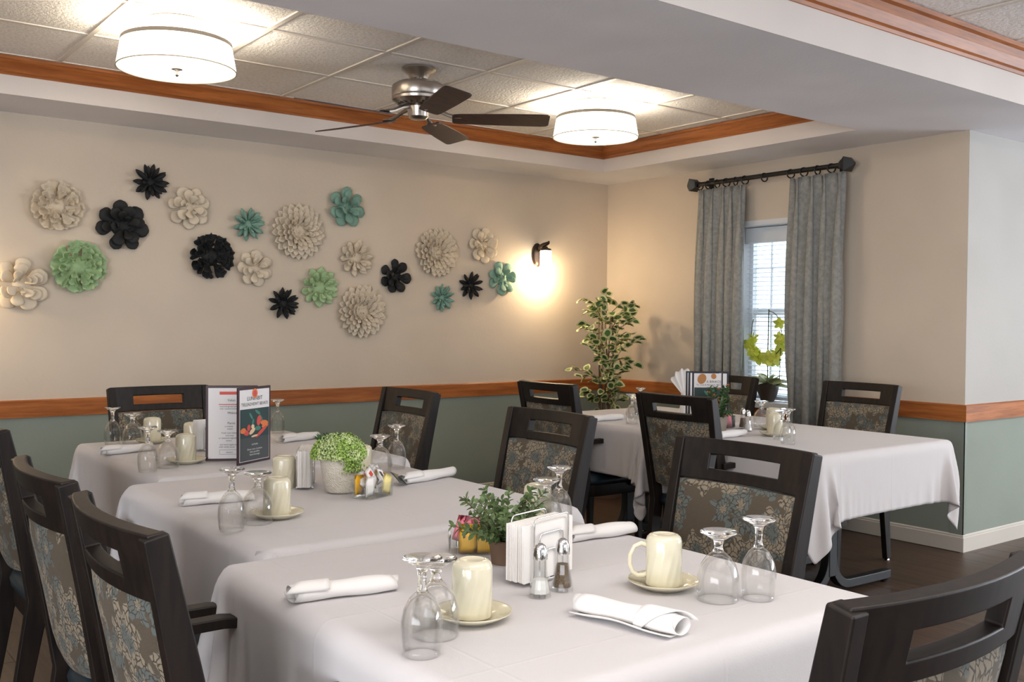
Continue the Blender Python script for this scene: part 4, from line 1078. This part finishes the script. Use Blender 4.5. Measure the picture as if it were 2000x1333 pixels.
# ------------------------------------------------------------------ plants
def greenm(name, a, b, rough=.5):
    m = mat(name, a, rough); k = NT(m); rnd = k.n('ObjectInfo').outputs['Random']; n1 = k.noise(k.co(), 30, 2).outputs[0]
    k.base(k.mix(k.m_('FRACT', k.m_('ADD', n1, k.m_('MULTIPLY', rnd, .9))), a, b)); return m
EUC = greenm('eucalyptus_green', lin(44, 62, 38), lin(112, 136, 84)); STEM = mat('plant_stem', lin(92, 74, 52), .7)
LIME = mat('lime_flower', lin(190, 214, 120), .7); k = NT(LIME); v = k.co(); n1 = k.noise(v, 170, 2).outputs[0]; n2 = k.noise(v, 24, 2).outputs[0]
k.base(k.mix(k.step(n1, .40, .56), lin(92, 122, 48), k.mix(k.step(n2, .4, .6), lin(176, 208, 104), lin(216, 228, 168))))  # dark green noise paints crevice shade into the flower colour
DKG = greenm('dark_green_foliage', lin(34, 62, 34), lin(66, 100, 52))
def frame(d, upv=Vector((0, 0, 1))):
    d = d.normalized(); s_ = d.cross(upv)
    if s_.length < 1e-3: s_ = Vector((1, 0, 0))
    s_.normalize(); return d, s_, s_.cross(d)
def add_leaf(m, p, d, L, w_, rn, fold=.2, droop=.2, blunt=False):
    d, s_, n = frame(d); tw = rn.uniform(-1, 1); s_, n = s_*math.cos(tw)+n*math.sin(tw), n*math.cos(tw)-s_*math.sin(tw)
    prof = [(0, .06), (.2, .8), (.5, 1), (.8, .75), (1, .1)] if blunt else [(0, .08), (.3, .9), (.6, .85), (1, .03)]
    L1, C_, R_ = [], [], []
    for a, ww in prof:
        c = p + d*L*a + n*(-droop*L*a*a); L1.append(m.bm.verts.new(c+s_*w_*.5*ww+n*fold*w_*ww*.5)); C_.append(m.bm.verts.new(c)); R_.append(m.bm.verts.new(c-s_*w_*.5*ww+n*fold*w_*ww*.5))
    for i in range(len(prof)-1):
        m.face((C_[i], L1[i], L1[i+1], C_[i+1])); m.face((R_[i], C_[i], C_[i+1], R_[i+1]))
def pot(t, prof, mt, name='pot', seg=32, c=(0, 0, 0)): return MB().lathe(prof, seg, c).obj(name, mt, t, smooth=True, auto=40)
TERRA = mat('brown_pot', lin(108, 84, 66), .7); SOIL = mat('soil', lin(48, 38, 30), .95)
def bush(t, n_st, spread, hgt, base_z, mt, leafL, rn, step_=.012, pair=True, start=.02, name='foliage'):
    fo, st = MB(), MB()
    for i in range(n_st):
        a = 2*PI*i/n_st*1.618*2 + rn.uniform(-.2, .2); el = rn.uniform(.15, 1.25)
        d = Vector((math.cos(a)*math.cos(el), math.sin(a)*math.cos(el), math.sin(el)))
        L = hgt*rn.uniform(.7, 1.05)*(.75+.25*math.sin(el)); pts = []
        for j in range(9):
            s_ = j/8; p = Vector((0, 0, base_z)) + Vector((d.x*spread*L*s_, d.y*spread*L*s_, L*s_*max(d.z, .35))) + Vector((0, 0, .18*L*s_*(1-s_)))
            pts.append(p)
        st.tube(pts, .0009, 4)
        nl = int(L/step_)
        for j in range(nl):
            s_ = (start/L) + (1-start/L)*j/nl; q = s_*8; k0 = min(7, int(q)); p = pts[k0].lerp(pts[k0+1], q-k0)
            tdir = (pts[k0+1]-pts[k0]).normalized(); ph = j*PI/2
            x, y, z = frame(tdir)
            for sg in (1, -1) if pair else (1,):
                dd = (y*math.cos(ph)+z*math.sin(ph))*sg + tdir*.7 + Vector((0, 0, .15))
                add_leaf(fo, p, dd, leafL*rn.uniform(.7, 1.15), leafL*.62*rn.uniform(.8, 1.1), rn, blunt=True)
    st.obj('stem', STEM, t)
    o = fo.obj(name, mt, t, merge=False); o['kind'] = 'stuff'; return o
rn = random.Random(5)
t = thing('potted_eucalyptus', 'small potted eucalyptus sprigs behind the napkin holder on the front table', 'potted plant', (1.372, 1.828, Z))
pot(t, [(0, 0), (.030, 0), (.037, .052), (.039, .054), (.036, .056), (.034, .048), (0, .046)], TERRA)
bush(t, 38, 1.05, .158, .046, EUC, .019, rn, .011)
t = thing('potted_shrub', 'small leafy green plant in a wire stand, left of the menu on the back table', 'potted plant', (1.530, 4.01, Z))
pot(t, [(0, 0), (.03, 0), (.036, .05), (.033, .052), (0, .046)], mat('grey_planter', lin(150, 145, 138), .7))
bush(t, 22, .7, .115, .05, DKG, .017, rn, .010)
t = thing('potted_shrub', 'dark leafy plant in a square grey pot before the menu on the window table', 'potted plant', (3.955, 3.435, Z))
m = MB(); m.rings([[(sx*w_, sy*w_, z) for sx, sy in ((1, 1), (-1, 1), (-1, -1), (1, -1))] for w_, z in ((.030, 0), (.038, .075), (.034, .075), (.033, .06))]); m.obj('pot', mat('grey_wood_pot', lin(140, 130, 120), .8), t)
bush(t, 28, .75, .19, .06, DKG, .019, rn, .011)
for i in range(5):
    add = MB(); a = i*1.3; ell_p = Vector((.05*math.cos(a), .05*math.sin(a), .16+.02*i)); 
    for j in range(5): add_leaf(add, ell_p, Vector((math.cos(j*1.26), math.sin(j*1.26), .3)), .012, .010, rn)
    add.obj('blossom', VO, t, merge=False)
# lime flower pot
t = thing('flower_pot', 'textured white pot filled with lime green flower clusters on the middle table', 'potted plant', (1.500, 2.885, Z))
WP = mat('white_textured_pot', lin(232, 226, 212), .55); k = NT(WP)
w1 = k.n('TexWave', {'Vector': k.co(rot=(.5, .3, .7)), 'Scale': 26.0, 'Distortion': 14.0, 'Detail': 2.0, 'Detail Scale': 3.0}).outputs[1]; k.bump(w1, .6, .004)
pot(t, [(0, 0), (.040, 0), (.050, .006), (.060, .04), (.066, .08), (.070, .122), (.071, .126), (.067, .127), (.065, .118), (0, .112)], WP)
fl = MB(); rn = random.Random(9)
for i in range(3800):
    a = rn.uniform(0, 2*PI); e = math.asin(rn.uniform(-.15, 1)); R_ = (.082+.010*math.sin(3*a))*rn.uniform(.92, 1.03)
    c = Vector((R_*math.cos(a)*math.cos(e)*1.08, R_*math.sin(a)*math.cos(e), .122+R_*math.sin(e)*.78)); n = Vector((c.x, c.y, (c.z-.12))).normalized()
    d, s1, s2 = frame(n); q = .0042*rn.uniform(.7, 1.2); vs = []
    for kx in range(5): an = 2*PI*kx/5; vs.append(fl.bm.verts.new(c + s1*q*math.cos(an) + s2*q*math.sin(an)))
    cv = fl.bm.verts.new(c + n*.003)
    for kx in range(5): fl.face((vs[kx], vs[(kx+1) % 5], cv))
# drooping cluster over the rim towards the camera
for i in range(500):
    c = Vector((.005, -.068, .118)) + Vector((rn.gauss(0, .016), rn.gauss(0, .007), rn.uniform(-.045, .02))); d = Vector((0, -1, .2)).normalized(); _, s1, s2 = frame(d); q = .004
    vs = [fl.bm.verts.new(c+s1*q*math.cos(2*PI*kx/5)+s2*q*math.sin(2*PI*kx/5)) for kx in range(5)]; cv = fl.bm.verts.new(c+d*.003)
    for kx in range(5): fl.face((vs[kx], vs[(kx+1) % 5], cv))
fl.obj('flower_cluster', LIME, t, merge=False)['kind'] = 'stuff'
MB().lathe([(0, .10), (.062, .105), (.070, .125), (.062, .150), (.036, .168), (0, .174)], 24).obj('foliage_core', mat('deep_green', lin(62, 88, 40), .8), t, smooth=True)
for (x, y) in ((.015, .05), (-.02, .055), (-.06, .03)):
    m = MB()
    for i in range(22): add_leaf(m, Vector((x, y, .165)), Vector((rn.uniform(-1, 1), rn.uniform(-1, 1), rn.uniform(.4, 1.6))), .032, .006, rn)
    m.obj('sprig', DKG, t, merge=False)['kind'] = 'stuff'
# ficus tree in the corner
t = thing('potted_ficus', 'tall artificial ficus with cream-edged leaves standing in the room corner', 'potted tree', (5.08, 5.52, 0))
pot(t, [(0, 0), (.13, 0), (.17, .28), (.175, .30), (.16, .30), (.155, .26), (0, .25)], TERRA)
rn = random.Random(21); VGm = greenm('variegated_leaf_centre', lin(48, 82, 40), lin(92, 128, 64)); VCm = mat('leaf_cream_edge', lin(214, 214, 160), .5); TRK = mat('ficus_trunk', lin(116, 92, 70), .8)
def vleaf():
    m = MB(); n = 10
    def P_(s_, a): 
        x = .5+.5*math.cos(a)*s_; y = .42*math.sin(a)*s_*(1-.15*math.cos(a)); return (x, y, .30*abs(y)+.10*math.sin(3*a)*s_*.4 - .22*(x-.4)**2)
    o = [m.bm.verts.new(P_(1, 2*PI*i/n)) for i in range(n)]; q = [m.bm.verts.new(P_(.62, 2*PI*i/n)) for i in range(n)]; c = m.bm.verts.new(P_(0, 0))
    for i in range(n):
        m.mi = 1; m.face((o[i], o[(i+1) % n], q[(i+1) % n], q[i])); m.mi = 0; m.face((q[i], q[(i+1) % n], c))
    return m.mesh('leaf', [VGm, VCm], True)
VL = vleaf(); nleaf = 0
for b in range(5):
    a = b*1.256; pts = [(.02*math.cos(a), .02*math.sin(a), .26), (.04*math.cos(a), .04*math.sin(a), .7), (.06*math.cos(a+.6), .06*math.sin(a+.6), 1.05), (.05*math.cos(a+1), .05*math.sin(a+1), 1.35)]
    MB().tube(pts, [.010, .008, .006, .003], 6).obj('trunk', TRK, t, smooth=True)
for b in range(46):
    z0 = rn.uniform(.55, 1.38); a = rn.uniform(0, 2*PI); reach = .27*math.sin(PI*min(1, max(.05, (1.68-z0)/1.35)))**.8*rn.uniform(.6, 1.1)
    p0 = Vector((.03*math.cos(a), .03*math.sin(a), z0)); p3 = p0 + Vector((reach*math.cos(a), reach*math.sin(a)*.85, rn.uniform(.06, .22))); mid = (p0+p3)/2 + Vector((0, 0, .05))
    MB().tube([p0, mid, p3], [.003, .002, .001], 4).obj('branch', TRK, t)
    for j in range(6):
        s_ = .12+.88*j/5; p = p0.lerp(mid, min(1, s_*2)) if s_ < .5 else mid.lerp(p3, s_*2-1)
        if nleaf >= 276: break
        d = Vector((math.cos(a+rn.uniform(-1.4, 1.4)), math.sin(a+rn.uniform(-1.4, 1.4)), rn.uniform(-.5, .7))).normalized()
        d, s1, s2 = frame(d); L = rn.uniform(.062, .088); tw = rn.uniform(-.8, .8)
        s1, s2 = s1*math.cos(tw)+s2*math.sin(tw), s2*math.cos(tw)-s1*math.sin(tw)
        mt = Matrix((d*L, s1*L, s2*L)).transposed().to_4x4(); mt.translation = p; me_obj('leaf', VL, t, mt); nleaf += 1
# the tip
for j in range(12):
    p = Vector((rn.uniform(-.06, .06), rn.uniform(-.05, .05), rn.uniform(1.38, 1.56))); d, s1, s2 = frame(Vector((rn.uniform(-1, 1), rn.uniform(-1, 1), rn.uniform(.0, 1)))); L = .075
    mt = Matrix((d*L, s1*L, s2*L)).transposed().to_4x4(); mt.translation = p; me_obj('leaf', VL, t, mt)
MB().tube([(.02, 0, 1.3), (0, .01, 1.45), (.01, 0, 1.56)], [.003, .002, .001], 4).obj('branch', TRK, t)
# orchid on the sill
t = thing('potted_orchid', 'yellow-green orchid ring with broad base leaves in a brown pot on the window sill', 'potted plant', (5.565, 4.385, WZ0))
PT = mat('smoky_glass_pot', lin(74, 62, 54), .25)
pot(t, [(0, 0), (.042, 0), (.055, .02), (.072, .07), (.080, .125), (.076, .125), (.068, .09), (0, .085)], PT)
GST = mat('orchid_stem', lin(60, 70, 34), .5); ORC = greenm('orchid_petal', lin(206, 214, 60), lin(234, 236, 120), .5); OL = greenm('orchid_leaf', lin(158, 168, 122), lin(206, 212, 172), .5)
MB().tube([(0, .0, .08), (0, .005, .3), (0, 0, .64)], .004, 6).obj('stem', GST, t, smooth=True)
MB().tube([(.01, -.09, .12), (0, -.10, .30), (0, -.11, .45)], .003, 6).obj('stem', GST, t, smooth=True)
arc = []
for i in range(24): a = rad(100 + 300*i/23); arc.append(Vector((.01*math.sin(i), .13*math.cos(a)*1.05+.02, .46+.17*math.sin(a))))
MB().tube([(0, 0, .63)] + [tuple(p) for p in arc], .0028, 6).obj('stem', GST, t, smooth=True)
def orchid_flower():
    m = MB(); r_n = random.Random(2)
    for i in range(5):
        a = 2*PI*i/5+.3; add_leaf(m, Vector((0, 0, 0)), Vector((math.cos(a), math.sin(a), .25)), 1.0, .95, random.Random(1), fold=.12, blunt=True)
    add_leaf(m, Vector((0, 0, .05)), Vector((.3, 0, 1)), .45, .4, r_n)
    return m.mesh('blossom', ORC, True)
OF = orchid_flower(); rn = random.Random(4)
for i in range(34):
    p = arc[min(23, int(rn.triangular(1, 23, 10)))] + Vector((rn.uniform(-.03, .02), rn.uniform(-.02, .02), rn.uniform(-.03, .02)))
    d = Vector((-1, rn.uniform(-.9, .5), rn.uniform(-.3, .5))); d, s1, s2 = frame(d); L = rn.uniform(.036, .050)
    mt = Matrix((s1*L, s2*L, d*L)).transposed().to_4x4(); mt.translation = p; me_obj('blossom', OF, t, mt)
for i in range(22):
    a = i*2.4; el = .15+.9*(i/22); m = MB(); add_leaf(m, Vector((.0, 0, .11)), Vector((math.cos(a)*math.cos(el)*.7, math.sin(a)*math.cos(el), math.sin(el))), (.155-.04*i/22), .062, rn, fold=.25, droop=.35, blunt=True)
    m.obj('leaf', OL, t, smooth=True, merge=False)

# folded white napkin fan on the window table
t = thing('napkin_fan', 'upright folded white napkin standing left of the menu on the window table', 'napkin', (4.30, 3.99, Z), rad(-37))
def fan_fn(a, b):
    th = rad(-62+124*a); rr = .02+.115*b; ru = 1+.05*math.sin(a*PI*11)
    return (math.sin(th)*rr*ru*.66, .010*math.sin(a*PI*9)*b, .13+math.cos(th)*rr*ru*.95 + .03*b)
MB().grid(fan_fn, 66, 6).obj('napkin_cloth', NAP, t, smooth=True, solid=.0015, merge=False)
MB().lathe([(0, 0), (.032, 0), (.032, .01), (.026, .06), (.018, .12), (.02, .15), (0, .15)], 16).obj('napkin_base', NAP, t, smooth=True)
print('planks', nx, 'ficus leaves', nleaf)
